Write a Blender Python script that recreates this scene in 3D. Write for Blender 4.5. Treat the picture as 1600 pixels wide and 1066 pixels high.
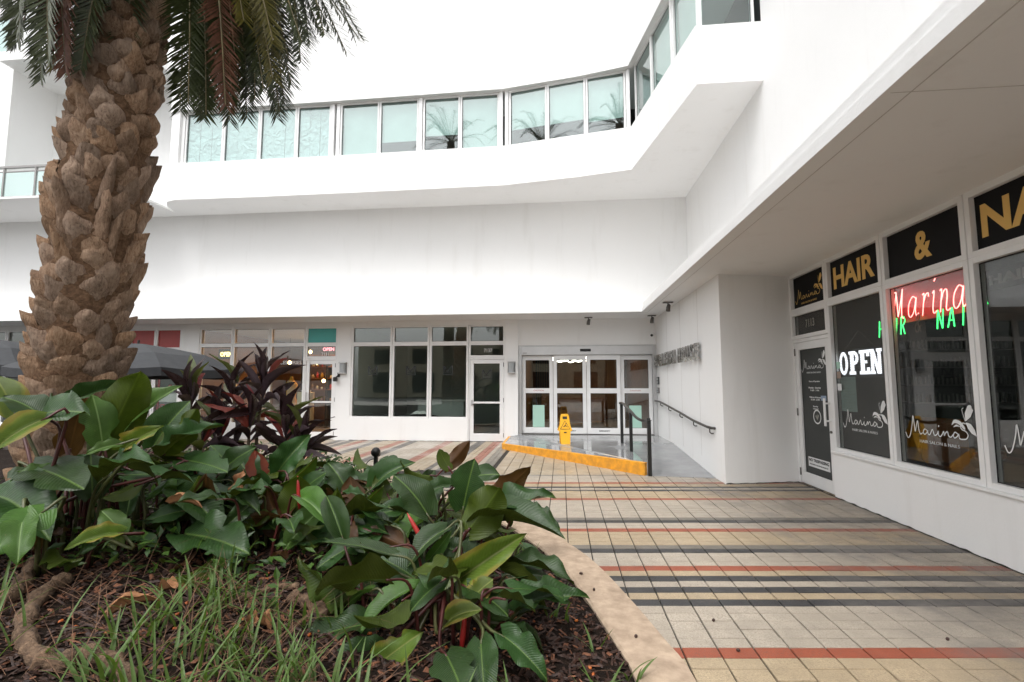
import bpy, bmesh, math, random
from mathutils import Vector, Matrix, noise
random.seed(7)
R = math.radians
S = bpy.context.scene
COL = S.collection
for o in list(bpy.data.objects):
    bpy.data.objects.remove(o)

# ------------------------------------------------------------------ camera, sky, sun, exposure
cam_d = bpy.data.cameras.new('camera')
cam = bpy.data.objects.new('camera', cam_d)
COL.objects.link(cam)
cam_d.sensor_width = 36.0
cam_d.lens = 36.0 * 760.0 / 1600.0
cam_d.clip_start = 0.05
cam_d.clip_end = 900
cam.location = (0, 0, 1.5)
cam.rotation_euler = (R(90 + 5.1), 0, R(5.75))
S.camera = cam

SUN_EL, SUN_AZ = 62.0, 206.0          # the bright part of the overcast, behind and left of the camera
w = bpy.data.worlds.new('World')
S.world = w
w.use_nodes = True
nt = w.node_tree
nt.nodes.clear()
sky = nt.nodes.new('ShaderNodeTexSky')
sky.sky_type = 'NISHITA'
sky.sun_disc = False
sky.sun_elevation = R(SUN_EL)
sky.sun_rotation = R(SUN_AZ)
sky.dust_density = 4.0
sky.air_density = 1.0
hs = nt.nodes.new('ShaderNodeHueSaturation')
hs.inputs['Saturation'].default_value = 0.10
bg = nt.nodes.new('ShaderNodeBackground')
bg.inputs['Strength'].default_value = 0.15
wo = nt.nodes.new('ShaderNodeOutputWorld')
nt.links.new(sky.outputs[0], hs.inputs['Color'])
nt.links.new(hs.outputs[0], bg.inputs['Color'])
nt.links.new(bg.outputs[0], wo.inputs['Surface'])

sun_d = bpy.data.lights.new('sun', 'SUN')
sun_d.energy = 0.5
sun_d.angle = R(40)
sun_d.color = (1.0, 0.985, 0.965)
sun = bpy.data.objects.new('sun', sun_d)
COL.objects.link(sun)
sun.location = (-8, -20, 30)
az = R(SUN_AZ)
sdir = Vector((math.sin(az) * math.cos(R(SUN_EL)), math.cos(az) * math.cos(R(SUN_EL)), math.sin(R(SUN_EL))))
sun.rotation_euler = sdir.to_track_quat('Z', 'Y').to_euler()

S.view_settings.view_transform = 'Standard'
S.view_settings.look = 'None'
S.view_settings.exposure = 1.12
S.view_settings.gamma = 1.0
S.view_settings.use_curve_mapping = False
S.cycles.use_denoising = True
S.cycles.max_bounces = 12
S.cycles.diffuse_bounces = 10
S.cycles.transparent_max_bounces = 16
S.cycles.caustics_reflective = False
S.cycles.caustics_refractive = False

# ------------------------------------------------------------------ materials
def new_mat(name):
    m = bpy.data.materials.new(name)
    m.use_nodes = True
    n = m.node_tree
    n.nodes.clear()
    out = n.nodes.new('ShaderNodeOutputMaterial')
    return m, n, out

def ramp(n, fac, stops):
    r = n.nodes.new('ShaderNodeValToRGB')
    el = r.color_ramp.elements
    while len(el) < len(stops):
        el.new(0.5)
    for e, (p, c) in zip(el, stops):
        e.position = p
        e.color = (c[0], c[1], c[2], 1) if hasattr(c, '__len__') else (c, c, c, 1)
    n.links.new(fac, r.inputs[0])
    return r.outputs[0]

def nse(n, scale, detail=4, rough=0.55, vec=None, dist=0.0):
    t = n.nodes.new('ShaderNodeTexNoise')
    t.inputs['Scale'].default_value = scale
    t.inputs['Detail'].default_value = detail
    t.inputs['Roughness'].default_value = rough
    t.inputs['Distortion'].default_value = dist
    if vec is not None:
        n.links.new(vec, t.inputs['Vector'])
    return t.outputs['Fac']

def worldpos(n):
    return n.nodes.new('ShaderNodeNewGeometry').outputs['Position']

def mixc(n, fac, a, b, mode='MIX'):
    x = n.nodes.new('ShaderNodeMix')
    x.data_type = 'RGBA'
    x.blend_type = mode
    for sock, v in ((x.inputs[0], fac), (x.inputs[6], a), (x.inputs[7], b)):
        if isinstance(v, (int, float)):
            sock.default_value = v
        elif isinstance(v, tuple):
            sock.default_value = (v[0], v[1], v[2], 1)
        else:
            n.links.new(v, sock)
    return x.outputs[2]

def mth(n, op, a, b=None, clamp=False):
    x = n.nodes.new('ShaderNodeMath')
    x.operation = op
    x.use_clamp = clamp
    for i, v in enumerate((a, b)):
        if v is None:
            continue
        if isinstance(v, (int, float)):
            x.inputs[i].default_value = v
        else:
            n.links.new(v, x.inputs[i])
    return x.outputs[0]

def bump(n, h, strength, dist=0.01):
    b = n.nodes.new('ShaderNodeBump')
    b.inputs['Strength'].default_value = strength
    b.inputs['Distance'].default_value = dist
    n.links.new(h, b.inputs['Height'])
    return b.outputs[0]

def principled(n, out, col, rough=0.6, metal=0.0, nrm=None, spec=None, coat=0.0, trans=0.0):
    p = n.nodes.new('ShaderNodeBsdfPrincipled')
    for k, v in (('Base Color', col), ('Roughness', rough)):
        if isinstance(v, tuple):
            p.inputs[k].default_value = (v[0], v[1], v[2], 1)
        elif isinstance(v, (int, float)):
            p.inputs[k].default_value = v
        else:
            n.links.new(v, p.inputs[k])
    p.inputs['Metallic'].default_value = metal
    if spec is not None:
        p.inputs['Specular IOR Level'].default_value = spec
    if coat:
        p.inputs['Coat Weight'].default_value = coat
        p.inputs['Coat Roughness'].default_value = 0.2
    if nrm is not None:
        n.links.new(nrm, p.inputs['Normal'])
    if out is not None:
        n.links.new(p.outputs[0], out.inputs['Surface'])
    return p

def simple(name, c1, c2=None, scale=6.0, rough=0.6, metal=0.0, bmp=0.0, bscale=60.0, bdist=0.004, spec=None, coat=0.0):
    m, n, out = new_mat(name)
    P = worldpos(n)
    if c2 is None:
        c2 = tuple(x * 0.86 for x in c1)
    col = ramp(n, nse(n, scale, 5, 0.6, P), [(0.3, c2), (0.7, c1)])
    nrm = bump(n, nse(n, bscale, 4, 0.6, P), bmp, bdist) if bmp else None
    principled(n, out, col, rough, metal, nrm, spec, coat)
    return m

def emit(name, c, s):
    m, n, out = new_mat(name)
    e = n.nodes.new('ShaderNodeEmission')
    e.inputs['Color'].default_value = (*c, 1)
    e.inputs['Strength'].default_value = s
    n.links.new(e.outputs[0], out.inputs['Surface'])
    return m

def glass(name, tint=(0.8, 0.9, 0.86), f0=0.05, rough=0.0):
    m, n, out = new_mat(name)
    t = n.nodes.new('ShaderNodeBsdfTransparent')
    t.inputs[0].default_value = (*tint, 1)
    g = n.nodes.new('ShaderNodeBsdfGlossy')
    g.inputs['Color'].default_value = (1, 1, 1, 1)
    g.inputs['Roughness'].default_value = rough
    P = worldpos(n)
    n.links.new(bump(n, nse(n, 0.9, 1, 0.4, P), 0.05, 0.03), g.inputs['Normal'])
    lw = n.nodes.new('ShaderNodeLayerWeight')
    lw.inputs[0].default_value = 0.5
    f5 = mth(n, 'POWER', lw.outputs['Facing'], 5.0)
    fac = mth(n, 'ADD', mth(n, 'MULTIPLY', f5, 0.9), f0, True)
    mx = n.nodes.new('ShaderNodeMixShader')
    n.links.new(fac, mx.inputs[0])
    n.links.new(t.outputs[0], mx.inputs[1])
    n.links.new(g.outputs[0], mx.inputs[2])
    n.links.new(mx.outputs[0], out.inputs['Surface'])
    return m

def stucco():
    m, n, out = new_mat('white_stucco')
    P = worldpos(n)
    big = nse(n, 0.35, 6, 0.65, P)
    col = ramp(n, big, [(0.25, (0.83, 0.828, 0.82)), (0.75, (0.87, 0.868, 0.862))])
    mp = n.nodes.new('ShaderNodeMapping')
    mp.inputs['Scale'].default_value = (1.7, 1.7, 0.20)
    n.links.new(P, mp.inputs['Vector'])
    st = nse(n, 1.6, 5, 0.65, mp.outputs[0])
    col = mixc(n, ramp(n, st, [(0.56, 0.0), (0.80, 0.22)]), col, (0.55, 0.53, 0.49))
    col = mixc(n, ramp(n, nse(n, 14, 6, 0.7, P), [(0.64, 0.0), (0.8, 0.2)]), col, (0.5, 0.47, 0.42))
    h = mixc(n, 0.4, nse(n, 55, 5, 0.7, P), nse(n, 2.2, 3, 0.5, P))
    principled(n, out, col, 0.85, 0, bump(n, h, 0.25, 0.012), 0.3)
    return m

def paver_mat(name, c, dark=False):
    m, n, out = new_mat(name)
    g = n.nodes.new('ShaderNodeNewGeometry')
    P = g.outputs['Position']
    oi = n.nodes.new('ShaderNodeObjectInfo')
    rnd = mth(n, 'FRACT', mth(n, 'ADD', oi.outputs['Random'], g.outputs['Random Per Island']))
    fine = nse(n, 170, 4, 0.75, P)
    med = nse(n, 9, 5, 0.65, P)
    col = mixc(n, ramp(n, fine, [(0.42, 0.0), (0.66, 0.8)]), tuple(x * 1.06 for x in c), tuple(x * 0.5 for x in c))
    col = mixc(n, ramp(n, med, [(0.42, 0.0), (0.72, 0.55)]), col, tuple(x * 0.55 + 0.01 for x in c))
    col = mixc(n, ramp(n, nse(n, 38, 6, 0.75, P), [(0.58, 0.0), (0.70, 0.55)]), col, (0.10, 0.085, 0.07))
    col = mixc(n, ramp(n, nse(n, 75, 3, 0.7, P), [(0.50, 0.0), (0.68, 0.6)]), col, (0.13, 0.11, 0.085))
    col = mixc(n, ramp(n, nse(n, 95, 2, 0.6, P), [(0.58, 0.0), (0.70, 0.5)]), col, tuple(min(0.75, x * 1.35) for x in c))
    col = mixc(n, mth(n, 'MULTIPLY', rnd, 0.55), col, tuple(x * 0.72 for x in c))
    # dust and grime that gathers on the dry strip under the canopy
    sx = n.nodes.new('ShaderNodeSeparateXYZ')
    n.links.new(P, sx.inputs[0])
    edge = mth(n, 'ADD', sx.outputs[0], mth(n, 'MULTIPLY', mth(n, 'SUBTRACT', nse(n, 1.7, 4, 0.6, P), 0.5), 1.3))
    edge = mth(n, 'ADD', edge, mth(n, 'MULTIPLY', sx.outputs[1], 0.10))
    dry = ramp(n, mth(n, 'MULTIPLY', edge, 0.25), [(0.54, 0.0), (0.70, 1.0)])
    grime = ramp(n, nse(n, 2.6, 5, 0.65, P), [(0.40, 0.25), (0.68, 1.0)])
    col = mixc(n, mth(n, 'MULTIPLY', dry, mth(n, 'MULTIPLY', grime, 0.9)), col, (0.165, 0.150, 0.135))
    wet = ramp(n, nse(n, 1.1, 4, 0.6, P), [(0.4, 0.0), (0.62, 1.0)])
    damp = ramp(n, nse(n, 0.7, 5, 0.65, P), [(0.44, 0.0), (0.62, 0.5)])
    col = mixc(n, damp, col, tuple(x * 0.55 for x in c))
    ro = mth(n, 'SUBTRACT', 0.60, mth(n, 'MULTIPLY', wet, 0.32))
    ro = mth(n, 'ADD', ro, mth(n, 'MULTIPLY', dry, 0.25), True)
    principled(n, out, col, ro, 0, bump(n, fine, 0.35, 0.004), 0.5)
    return m

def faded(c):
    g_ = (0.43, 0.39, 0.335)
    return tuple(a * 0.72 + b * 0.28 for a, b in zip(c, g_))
def wet_floor():
    m, n, out = new_mat('wet_grey_floor_paint')
    P = worldpos(n)
    col = ramp(n, nse(n, 2.3, 6, 0.65, P), [(0.3, (0.17, 0.175, 0.18)), (0.7, (0.25, 0.255, 0.26))])
    wet = ramp(n, nse(n, 0.55, 3, 0.5, P), [(0.40, 0.05), (0.62, 0.24)])
    principled(n, out, col, wet, 0, bump(n, nse(n, 3, 2, 0.5, P), 0.03, 0.004), 0.55)
    return m

def leaf_mat(name, top, mid, under, burn=0.0, transl=0.12, rough=0.36, veins=24.0):
    m, n, out = new_mat(name)
    uv = n.nodes.new('ShaderNodeUVMap')
    sp = n.nodes.new('ShaderNodeSeparateXYZ')
    n.links.new(uv.outputs[0], sp.inputs[0])
    u, v = sp.outputs[0], sp.outputs[1]
    au = mth(n, 'ABSOLUTE', mth(n, 'SUBTRACT', u, 0.5))
    oi = n.nodes.new('ShaderNodeObjectInfo')
    tc = n.nodes.new('ShaderNodeTexCoord')
    P = worldpos(n)
    big = nse(n, 9, 4, 0.6, P)
    c = ramp(n, big, [(0.3, tuple(x * 0.75 for x in top)), (0.7, tuple(x * 1.2 for x in top))])
    h = n.nodes.new('ShaderNodeHueSaturation')
    h.inputs['Saturation'].default_value = 0.95
    n.links.new(mth(n, 'ADD', 0.75, mth(n, 'MULTIPLY', oi.outputs['Random'], 0.5)), h.inputs['Value'])
    n.links.new(mth(n, 'ADD', 0.488, mth(n, 'MULTIPLY', oi.outputs['Random'], 0.022)), h.inputs['Hue'])
    n.links.new(c, h.inputs['Color'])
    # side veins sweep towards the tip
    w_ = mth(n, 'SINE', mth(n, 'MULTIPLY', mth(n, 'SUBTRACT', v, mth(n, 'MULTIPLY', au, 0.55)), veins * 6.283))
    vein = mth(n, 'MULTIPLY', mth(n, 'POWER', mth(n, 'ABSOLUTE', w_), 8.0), 0.10)
    c2 = mixc(n, vein, h.outputs[0], mid)
    rib = ramp(n, au, [(0.010, 0.85), (0.030, 0.0)])
    c2 = mixc(n, rib, c2, mid)
    if burn:
        e = mth(n, 'ADD', mth(n, 'MULTIPLY', au, 1.6), mth(n, 'MULTIPLY', nse(n, 7, 4, 0.6, P), 0.75))
        b1 = ramp(n, e, [(0.80, 0.0), (0.95, burn)])
        b2 = ramp(n, e, [(0.98, 0.0), (1.08, burn)])
        c2 = mixc(n, b1, c2, (0.34, 0.28, 0.04))
        c2 = mixc(n, b2, c2, (0.22, 0.10, 0.03))
    spots = ramp(n, nse(n, 120, 2, 0.5, P), [(0.70, 0.0), (0.75, 0.6)])
    c2 = mixc(n, spots, c2, (0.20, 0.17, 0.07))
    g = n.nodes.new('ShaderNodeNewGeometry')
    un = ramp(n, big, [(0.3, tuple(x * 0.8 for x in under)), (0.7, tuple(x * 1.2 for x in under))])
    un = mixc(n, rib, un, tuple(x * 1.5 for x in under))
    c3 = mixc(n, g.outputs['Backfacing'], c2, un)
    hgt = mth(n, 'ADD', mth(n, 'MULTIPLY', w_, 0.5), mth(n, 'MULTIPLY', rib, -1.5))
    nr = bump(n, mth(n, 'ADD', mth(n, 'MULTIPLY', hgt, 0.6), mth(n, 'MULTIPLY', nse(n, 30, 4, 0.6, P), 1.2)), 0.35, 0.004)
    ro = ramp(n, nse(n, 14, 4, 0.6, P), [(0.35, rough - 0.08), (0.7, rough + 0.14)])
    p = principled(n, None, c3, ro, 0, nr, 0.30)
    tr = n.nodes.new('ShaderNodeBsdfTranslucent')
    n.links.new(mixc(n, 1.0, c3, (1.6, 1.7, 0.9), 'MULTIPLY'), tr.inputs[0])
    mx = n.nodes.new('ShaderNodeMixShader')
    mx.inputs[0].default_value = transl
    n.links.new(p.outputs[0], mx.inputs[1])
    n.links.new(tr.outputs[0], mx.inputs[2])
    n.links.new(mx.outputs[0], out.inputs['Surface'])
    return m

def boot_mat():
    m, n, out = new_mat('palm_leaf_base')
    P = worldpos(n)
    oi = n.nodes.new('ShaderNodeObjectInfo')
    mp = n.nodes.new('ShaderNodeMapping')
    mp.inputs['Scale'].default_value = (1.0, 1.0, 0.22)
    n.links.new(P, mp.inputs['Vector'])
    fib = nse(n, 60, 6, 0.75, mp.outputs[0], 0.6)
    big = nse(n, 5, 5, 0.65, P)
    c = ramp(n, fib, [(0.28, (0.060, 0.030, 0.017)), (0.46, (0.27, 0.165, 0.10)), (0.72, (0.46, 0.32, 0.215))])
    c = mixc(n, ramp(n, big, [(0.5, 0.0), (0.72, 0.65)]), c, (0.40, 0.285, 0.20))
    c = mixc(n, ramp(n, nse(n, 2.1, 4, 0.6, P), [(0.56, 0.0), (0.72, 0.5)]), c, (0.30, 0.165, 0.09))
    c = mixc(n, ramp(n, nse(n, 17, 6, 0.7, P), [(0.57, 0.0), (0.70, 0.55)]), c, (0.060, 0.038, 0.026))
    h = n.nodes.new('ShaderNodeHueSaturation')
    n.links.new(mth(n, 'ADD', 0.72, mth(n, 'MULTIPLY', oi.outputs['Random'], 0.5)), h.inputs['Value'])
    n.links.new(mth(n, 'ADD', 0.78, mth(n, 'MULTIPLY', mth(n, 'FRACT', mth(n, 'MULTIPLY', oi.outputs['Random'], 7.3)), 0.25)), h.inputs['Saturation'])
    n.links.new(c, h.inputs['Color'])
    hh = mth(n, 'ADD', mth(n, 'MULTIPLY', fib, 0.7), mth(n, 'MULTIPLY', nse(n, 26, 6, 0.75, P), 0.9))
    principled(n, out, h.outputs[0], 0.9, 0, bump(n, hh, 1.0, 0.028), 0.2)
    return m

def frond_mat(name, c, tr=0.15):
    m, n, out = new_mat(name)
    P = worldpos(n)
    oi = n.nodes.new('ShaderNodeObjectInfo')
    col = ramp(n, nse(n, 12, 4, 0.6, P), [(0.3, tuple(x * 0.6 for x in c)), (0.7, tuple(x * 1.25 for x in c))])
    h = n.nodes.new('ShaderNodeHueSaturation')
    n.links.new(mth(n, 'ADD', 0.75, mth(n, 'MULTIPLY', oi.outputs['Random'], 0.5)), h.inputs['Value'])
    n.links.new(col, h.inputs['Color'])
    p = principled(n, None, h.outputs[0], 0.45, 0, None, 0.4)
    t = n.nodes.new('ShaderNodeBsdfTranslucent')
    n.links.new(h.outputs[0], t.inputs[0])
    mx = n.nodes.new('ShaderNodeMixShader')
    mx.inputs[0].default_value = tr
    n.links.new(p.outputs[0], mx.inputs[1])
    n.links.new(t.outputs[0], mx.inputs[2])
    n.links.new(mx.outputs[0], out.inputs['Surface'])
    return m

def blind_mat(name, c, crinkle):
    m, n, out = new_mat(name)
    P = worldpos(n)
    col = ramp(n, nse(n, 3.0, 5, 0.6, P), [(0.3, tuple(x * 0.9 for x in c)), (0.7, c)])
    principled(n, out, col, 0.7, 0, bump(n, nse(n, 4.0, 3, 0.5, P, 1.5), crinkle, 0.12), 0.3)
    return m

M = {}
M['stucco'] = stucco()
M['alu'] = simple('white_aluminium', (0.84, 0.84, 0.835), (0.77, 0.77, 0.765), 3.0, 0.38, 0, 0.06, 40)
M['silver'] = simple('anodised_aluminium', (0.62, 0.62, 0.62), (0.55, 0.55, 0.55), 3.0, 0.35, 0.6)
M['grey_rail'] = simple('grey_rail_metal', (0.30, 0.29, 0.28), None, 4.0, 0.4, 0.5)
M['black_metal'] = simple('black_painted_metal', (0.018, 0.018, 0.018), (0.010, 0.010, 0.010), 8.0, 0.35, 0, 0.1, 60)
M['dark_rail'] = simple('dark_bronze_rail', (0.07, 0.066, 0.062), None, 8.0, 0.38, 0.3)
M['steel'] = simple('brushed_steel', (0.55, 0.54, 0.52), (0.36, 0.35, 0.33), 14.0, 0.24, 1.0, 0.15, 30)
M['hinge'] = simple('hinge_metal', (0.16, 0.15, 0.14), None, 12, 0.45, 0.6)
M['gasket'] = simple('black_rubber', (0.012, 0.012, 0.012), None, 8, 0.6)
M['glass'] = glass('shop_glass', (0.90, 0.94, 0.92), 0.07)
M['glass_dark'] = glass('tinted_shop_glass', (0.74, 0.76, 0.75), 0.055)
M['glass_teal'] = glass('teal_window_glass', (0.83, 0.92, 0.905), 0.13)
M['glass_rail'] = glass('balustrade_glass', (0.80, 0.92, 0.90), 0.16)
M['blind'] = blind_mat('roller_blind', (0.66, 0.71, 0.69), 0.05)
M['paper'] = blind_mat('taped_paper', (0.76, 0.81, 0.82), 1.0)
M['frost'] = simple('mint_frosted_panel', (0.42, 0.66, 0.55), (0.40, 0.63, 0.53), 2, 0.5)
M['black_vinyl'] = simple('black_sign_vinyl', (0.010, 0.010, 0.011), (0.007, 0.007, 0.008), 3, 0.55, spec=0.12)
M['charcoal'] = simple('charcoal_door_film', (0.058, 0.062, 0.060), (0.048, 0.052, 0.05), 2, 0.45, spec=0.2)
M['gold'] = simple('gold_vinyl', (0.80, 0.51, 0.16), (0.74, 0.47, 0.14), 5, 0.5, spec=0.2)
M['white_vinyl'] = simple('white_vinyl', (0.78, 0.79, 0.79), (0.72, 0.73, 0.73), 5, 0.5)
M['grey_vinyl'] = simple('grey_vinyl', (0.30, 0.29, 0.26), None, 5, 0.5)
M['dark_vinyl'] = simple('dark_vinyl', (0.015, 0.018, 0.02), None, 5, 0.5)
M['red_vinyl'] = simple('red_vinyl', (0.45, 0.06, 0.07), None, 5, 0.5)
M['red_paint'] = simple('red_panel', (0.36, 0.030, 0.022), (0.30, 0.024, 0.018), 4, 0.4)
M['teal'] = simple('teal_panel', (0.03, 0.34, 0.31), (0.028, 0.31, 0.285), 3, 0.35)
M['yellow_edge'] = simple('yellow_safety_paint', (0.82, 0.36, 0.02), (0.50, 0.22, 0.03), 9, 0.45, 0, 0.4, 35, 0.008)
M['yellow_plastic'] = simple('yellow_plastic', (0.82, 0.42, 0.015), (0.76, 0.38, 0.012), 4, 0.35)
M['sign_black'] = simple('black_print', (0.03, 0.025, 0.01), None, 4, 0.5)
M['kerb'] = simple('warm_concrete_kerb', (0.50, 0.38, 0.275), (0.30, 0.22, 0.155), 11, 0.8, 0, 0.8, 60, 0.006)
M['joint'] = simple('dark_joint_sand', (0.040, 0.034, 0.028), (0.02, 0.017, 0.014), 20, 0.95, 0, 0.5, 90)
M['soil'] = simple('dark_soil', (0.024, 0.014, 0.009), (0.007, 0.005, 0.004), 22, 0.95, 0, 1.0, 40, 0.03, 0.15)
M['mulch'] = simple('bark_mulch', (0.060, 0.024, 0.013), (0.010, 0.005, 0.004), 30, 0.6, 0, 0.5, 80, 0.004, 0.4)
M['asphalt'] = simple('wet_asphalt', (0.055, 0.055, 0.055), (0.04, 0.04, 0.04), 3, 0.6, 0, 0.4, 120)
M['concrete'] = simple('plain_concrete', (0.46, 0.44, 0.41), (0.38, 0.36, 0.33), 1.5, 0.8, 0, 0.3, 60)
M['floor_in'] = simple('indoor_floor', (0.16, 0.14, 0.12), (0.12, 0.105, 0.09), 2, 0.35)
M['wall_in'] = simple('indoor_grey_wall', (0.42, 0.45, 0.43), (0.38, 0.41, 0.39), 1, 0.8)
M['wall_dark'] = simple('indoor_dark_wall', (0.035, 0.035, 0.037), (0.028, 0.028, 0.03), 1, 0.7)
M['wall_warm'] = simple('indoor_warm_wall', (0.24, 0.13, 0.06), (0.17, 0.09, 0.04), 1.2, 0.7)
M['wood'] = simple('lobby_wood', (0.20, 0.085, 0.028), (0.11, 0.045, 0.016), 4, 0.45)
M['white_in'] = simple('indoor_white', (0.6, 0.6, 0.58), None, 2, 0.6)
M['fabric_dark'] = simple('dark_fabric', (0.02, 0.022, 0.025), None, 8, 0.9)
M['orange'] = simple('orange_leather', (0.26, 0.085, 0.010), None, 4, 0.5)
M['beige'] = simple('beige_upholstery', (0.36, 0.27, 0.22), None, 4, 0.8)
M['cream'] = simple('cream_ceramic', (0.55, 0.52, 0.36), None, 3, 0.4)
M['mustard'] = simple('mustard_cloth', (0.45, 0.26, 0.03), None, 4, 0.8)
M['umbrella'] = simple('grey_umbrella_canvas', (0.034, 0.036, 0.040), (0.024, 0.026, 0.029), 9, 0.8, 0, 0.3, 120)
M['groove_shade'] = simple('groove_shade_grey', (0.60, 0.575, 0.55), None, 4, 0.8)  # grey that stands for the shade inside a groove
M['lens'] = simple('frosted_lamp_lens', (0.38, 0.40, 0.41), None, 3, 0.3)
M['root'] = simple('pale_root_bark', (0.22, 0.14, 0.085), (0.050, 0.028, 0.017), 26, 0.95, 0, 1.0, 45, 0.02)
M['cane'] = simple('plant_cane', (0.12, 0.085, 0.05), (0.05, 0.035, 0.02), 16, 0.8, 0, 0.4, 60)
M['stem_red'] = simple('red_leaf_stalk', (0.085, 0.016, 0.014), (0.04, 0.012, 0.010), 9, 0.4)
M['stem_green'] = simple('green_leaf_stalk', (0.085, 0.10, 0.032), (0.05, 0.045, 0.018), 9, 0.4)
M['sheath'] = simple('red_leaf_sheath', (0.42, 0.025, 0.02), (0.30, 0.02, 0.018), 9, 0.4)
M['dry_leaf'] = simple('dry_leaf', (0.36, 0.17, 0.075), (0.20, 0.09, 0.035), 18, 0.8, 0, 0.5, 50)
M['fruit'] = simple('orange_palm_fruit', (0.48, 0.13, 0.02), (0.30, 0.06, 0.012), 30, 0.4)
M['seed'] = simple('dark_seed', (0.05, 0.022, 0.014), None, 30, 0.6)
M['grass'] = leaf_mat('grass_blade', (0.105, 0.18, 0.030), (0.12, 0.19, 0.05), (0.085, 0.14, 0.035), 0, 0.2, 0.42, 0.0)
M['grass_dry'] = simple('dry_grass', (0.20, 0.11, 0.06), (0.09, 0.045, 0.025), 25, 0.85)
M['leaf_g'] = leaf_mat('leaf_dark_green', (0.021, 0.054, 0.011), (0.085, 0.145, 0.032), (0.040, 0.052, 0.009))
M['leaf_u'] = leaf_mat('leaf_olive_under', (0.048, 0.084, 0.010), (0.11, 0.06, 0.02), (0.052, 0.076, 0.010), 0, 0.22)
M['leaf_l'] = leaf_mat('leaf_bright_green', (0.050, 0.112, 0.014), (0.17, 0.26, 0.09), (0.08, 0.15, 0.035), 0, 0.2)
M['leaf_y'] = leaf_mat('leaf_yellow_edged', (0.085, 0.135, 0.014), (0.20, 0.22, 0.06), (0.10, 0.13, 0.018), 0.35, 0.25)
M['leaf_b'] = leaf_mat('leaf_bronze_under', (0.072, 0.038, 0.014), (0.12, 0.05, 0.025), (0.075, 0.036, 0.014), 0, 0.2)
M['leaf_r'] = leaf_mat('leaf_red_young', (0.155, 0.035, 0.014), (0.20, 0.06, 0.03), (0.16, 0.032, 0.014), 0, 0.25)
M['ti_dark'] = leaf_mat('ti_leaf_dark', (0.030, 0.013, 0.014), (0.06, 0.02, 0.022), (0.046, 0.026, 0.03), 0, 0.12, 0.33, 30)
M['ti_grey'] = leaf_mat('ti_leaf_dusky', (0.085, 0.060, 0.066), (0.11, 0.075, 0.08), (0.075, 0.05, 0.06), 0, 0.12, 0.36, 30)
M['ti_red'] = leaf_mat('ti_leaf_red', (0.19, 0.024, 0.020), (0.24, 0.05, 0.04), (0.14, 0.025, 0.022), 0, 0.25, 0.36, 30)
M['ti_green'] = leaf_mat('ti_leaf_green', (0.085, 0.105, 0.032), (0.15, 0.14, 0.06), (0.09, 0.10, 0.035), 0, 0.25, 0.36, 30)
M['boot'] = boot_mat()
M['fibre'] = simple('palm_fibre', (0.20, 0.12, 0.072), (0.065, 0.037, 0.022), 30, 0.95, 0, 1.0, 70, 0.02, 0.1)
M['frond_g'] = frond_mat('palm_green', (0.042, 0.054, 0.015))
M['frond_o'] = frond_mat('palm_olive', (0.125, 0.108, 0.020), 0.25)
M['frond_b'] = frond_mat('palm_dead_brown', (0.125, 0.052, 0.030), 0.15)
M['rachis'] = simple('palm_rachis', (0.16, 0.13, 0.055), (0.09, 0.07, 0.03), 9, 0.6)
PC = {'c': (0.475, 0.41, 0.33), 't': (0.475, 0.37, 0.24), 'r': (0.36, 0.090, 0.046), 'd': (0.045, 0.045, 0.048), 'g': (0.20, 0.18, 0.15)}
for k, v in PC.items():
    M['pv_' + k] = paver_mat('paver_' + {'c': 'cream', 't': 'tan', 'r': 'red', 'd': 'charcoal', 'g': 'grey'}[k], v)
M['ramp'] = wet_floor()
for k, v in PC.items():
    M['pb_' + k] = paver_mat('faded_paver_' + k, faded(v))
M['neon_red'] = emit('neon_red', (1.0, 0.16, 0.14), 6.0)
M['neon_green'] = emit('neon_green', (0.05, 1.0, 0.18), 2.6)
M['neon_off'] = simple('unlit_neon_tube', (0.22, 0.20, 0.15), None, 5, 0.3)
M['warm_lamp'] = emit('warm_bulb', (1.0, 0.62, 0.28), 9.0)
M['warm_panel'] = emit('warm_ceiling_light', (1.0, 0.50, 0.20), 11.0)
M['lobby_panel'] = emit('lobby_ceiling_light', (1.0, 0.66, 0.38), 2.6)
M['white_lamp'] = emit('lobby_chandelier_tube', (1.0, 0.93, 0.8), 5.0)
M['yellow_sign'] = emit('yellow_open_letters', (1.0, 0.72, 0.22), 2.5)
M['pink_sign'] = emit('pink_open_letters', (1.0, 0.25, 0.28), 1.6)

def led_mat():
    m, n, out = new_mat('white_led_rows')
    sx = n.nodes.new('ShaderNodeSeparateXYZ')
    n.links.new(worldpos(n), sx.inputs[0])
    s = mth(n, 'SINE', mth(n, 'MULTIPLY', sx.outputs[2], 6.283 / 0.021))
    st = ramp(n, mth(n, 'ADD', mth(n, 'MULTIPLY', s, 0.5), 0.5), [(0.08, 0.35), (0.4, 1.0)])
    e = n.nodes.new('ShaderNodeEmission')
    e.inputs['Color'].default_value = (0.93, 0.92, 1.0, 1)
    n.links.new(mth(n, 'MULTIPLY', st, 1.5), e.inputs['Strength'])
    n.links.new(e.outputs[0], out.inputs['Surface'])
    return m
M['led'] = led_mat()

# ------------------------------------------------------------------ helpers
W = {}                                      # world matrices of what was built

def tag(o, label=None, cat=None, group=None, kind=None):
    if label: o['label'] = label
    if cat: o['category'] = cat
    if group: o['group'] = group
    if kind: o['kind'] = kind
    return o

def adopt(o, parent, world=None):
    COL.objects.link(o)
    wm = world.copy() if world is not None else Matrix.Identity(4)
    W[o.name] = wm
    if parent is not None:
        o.parent = parent
        o.matrix_parent_inverse = W[parent.name].inverted()
    o.matrix_basis = wm
    return o

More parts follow.
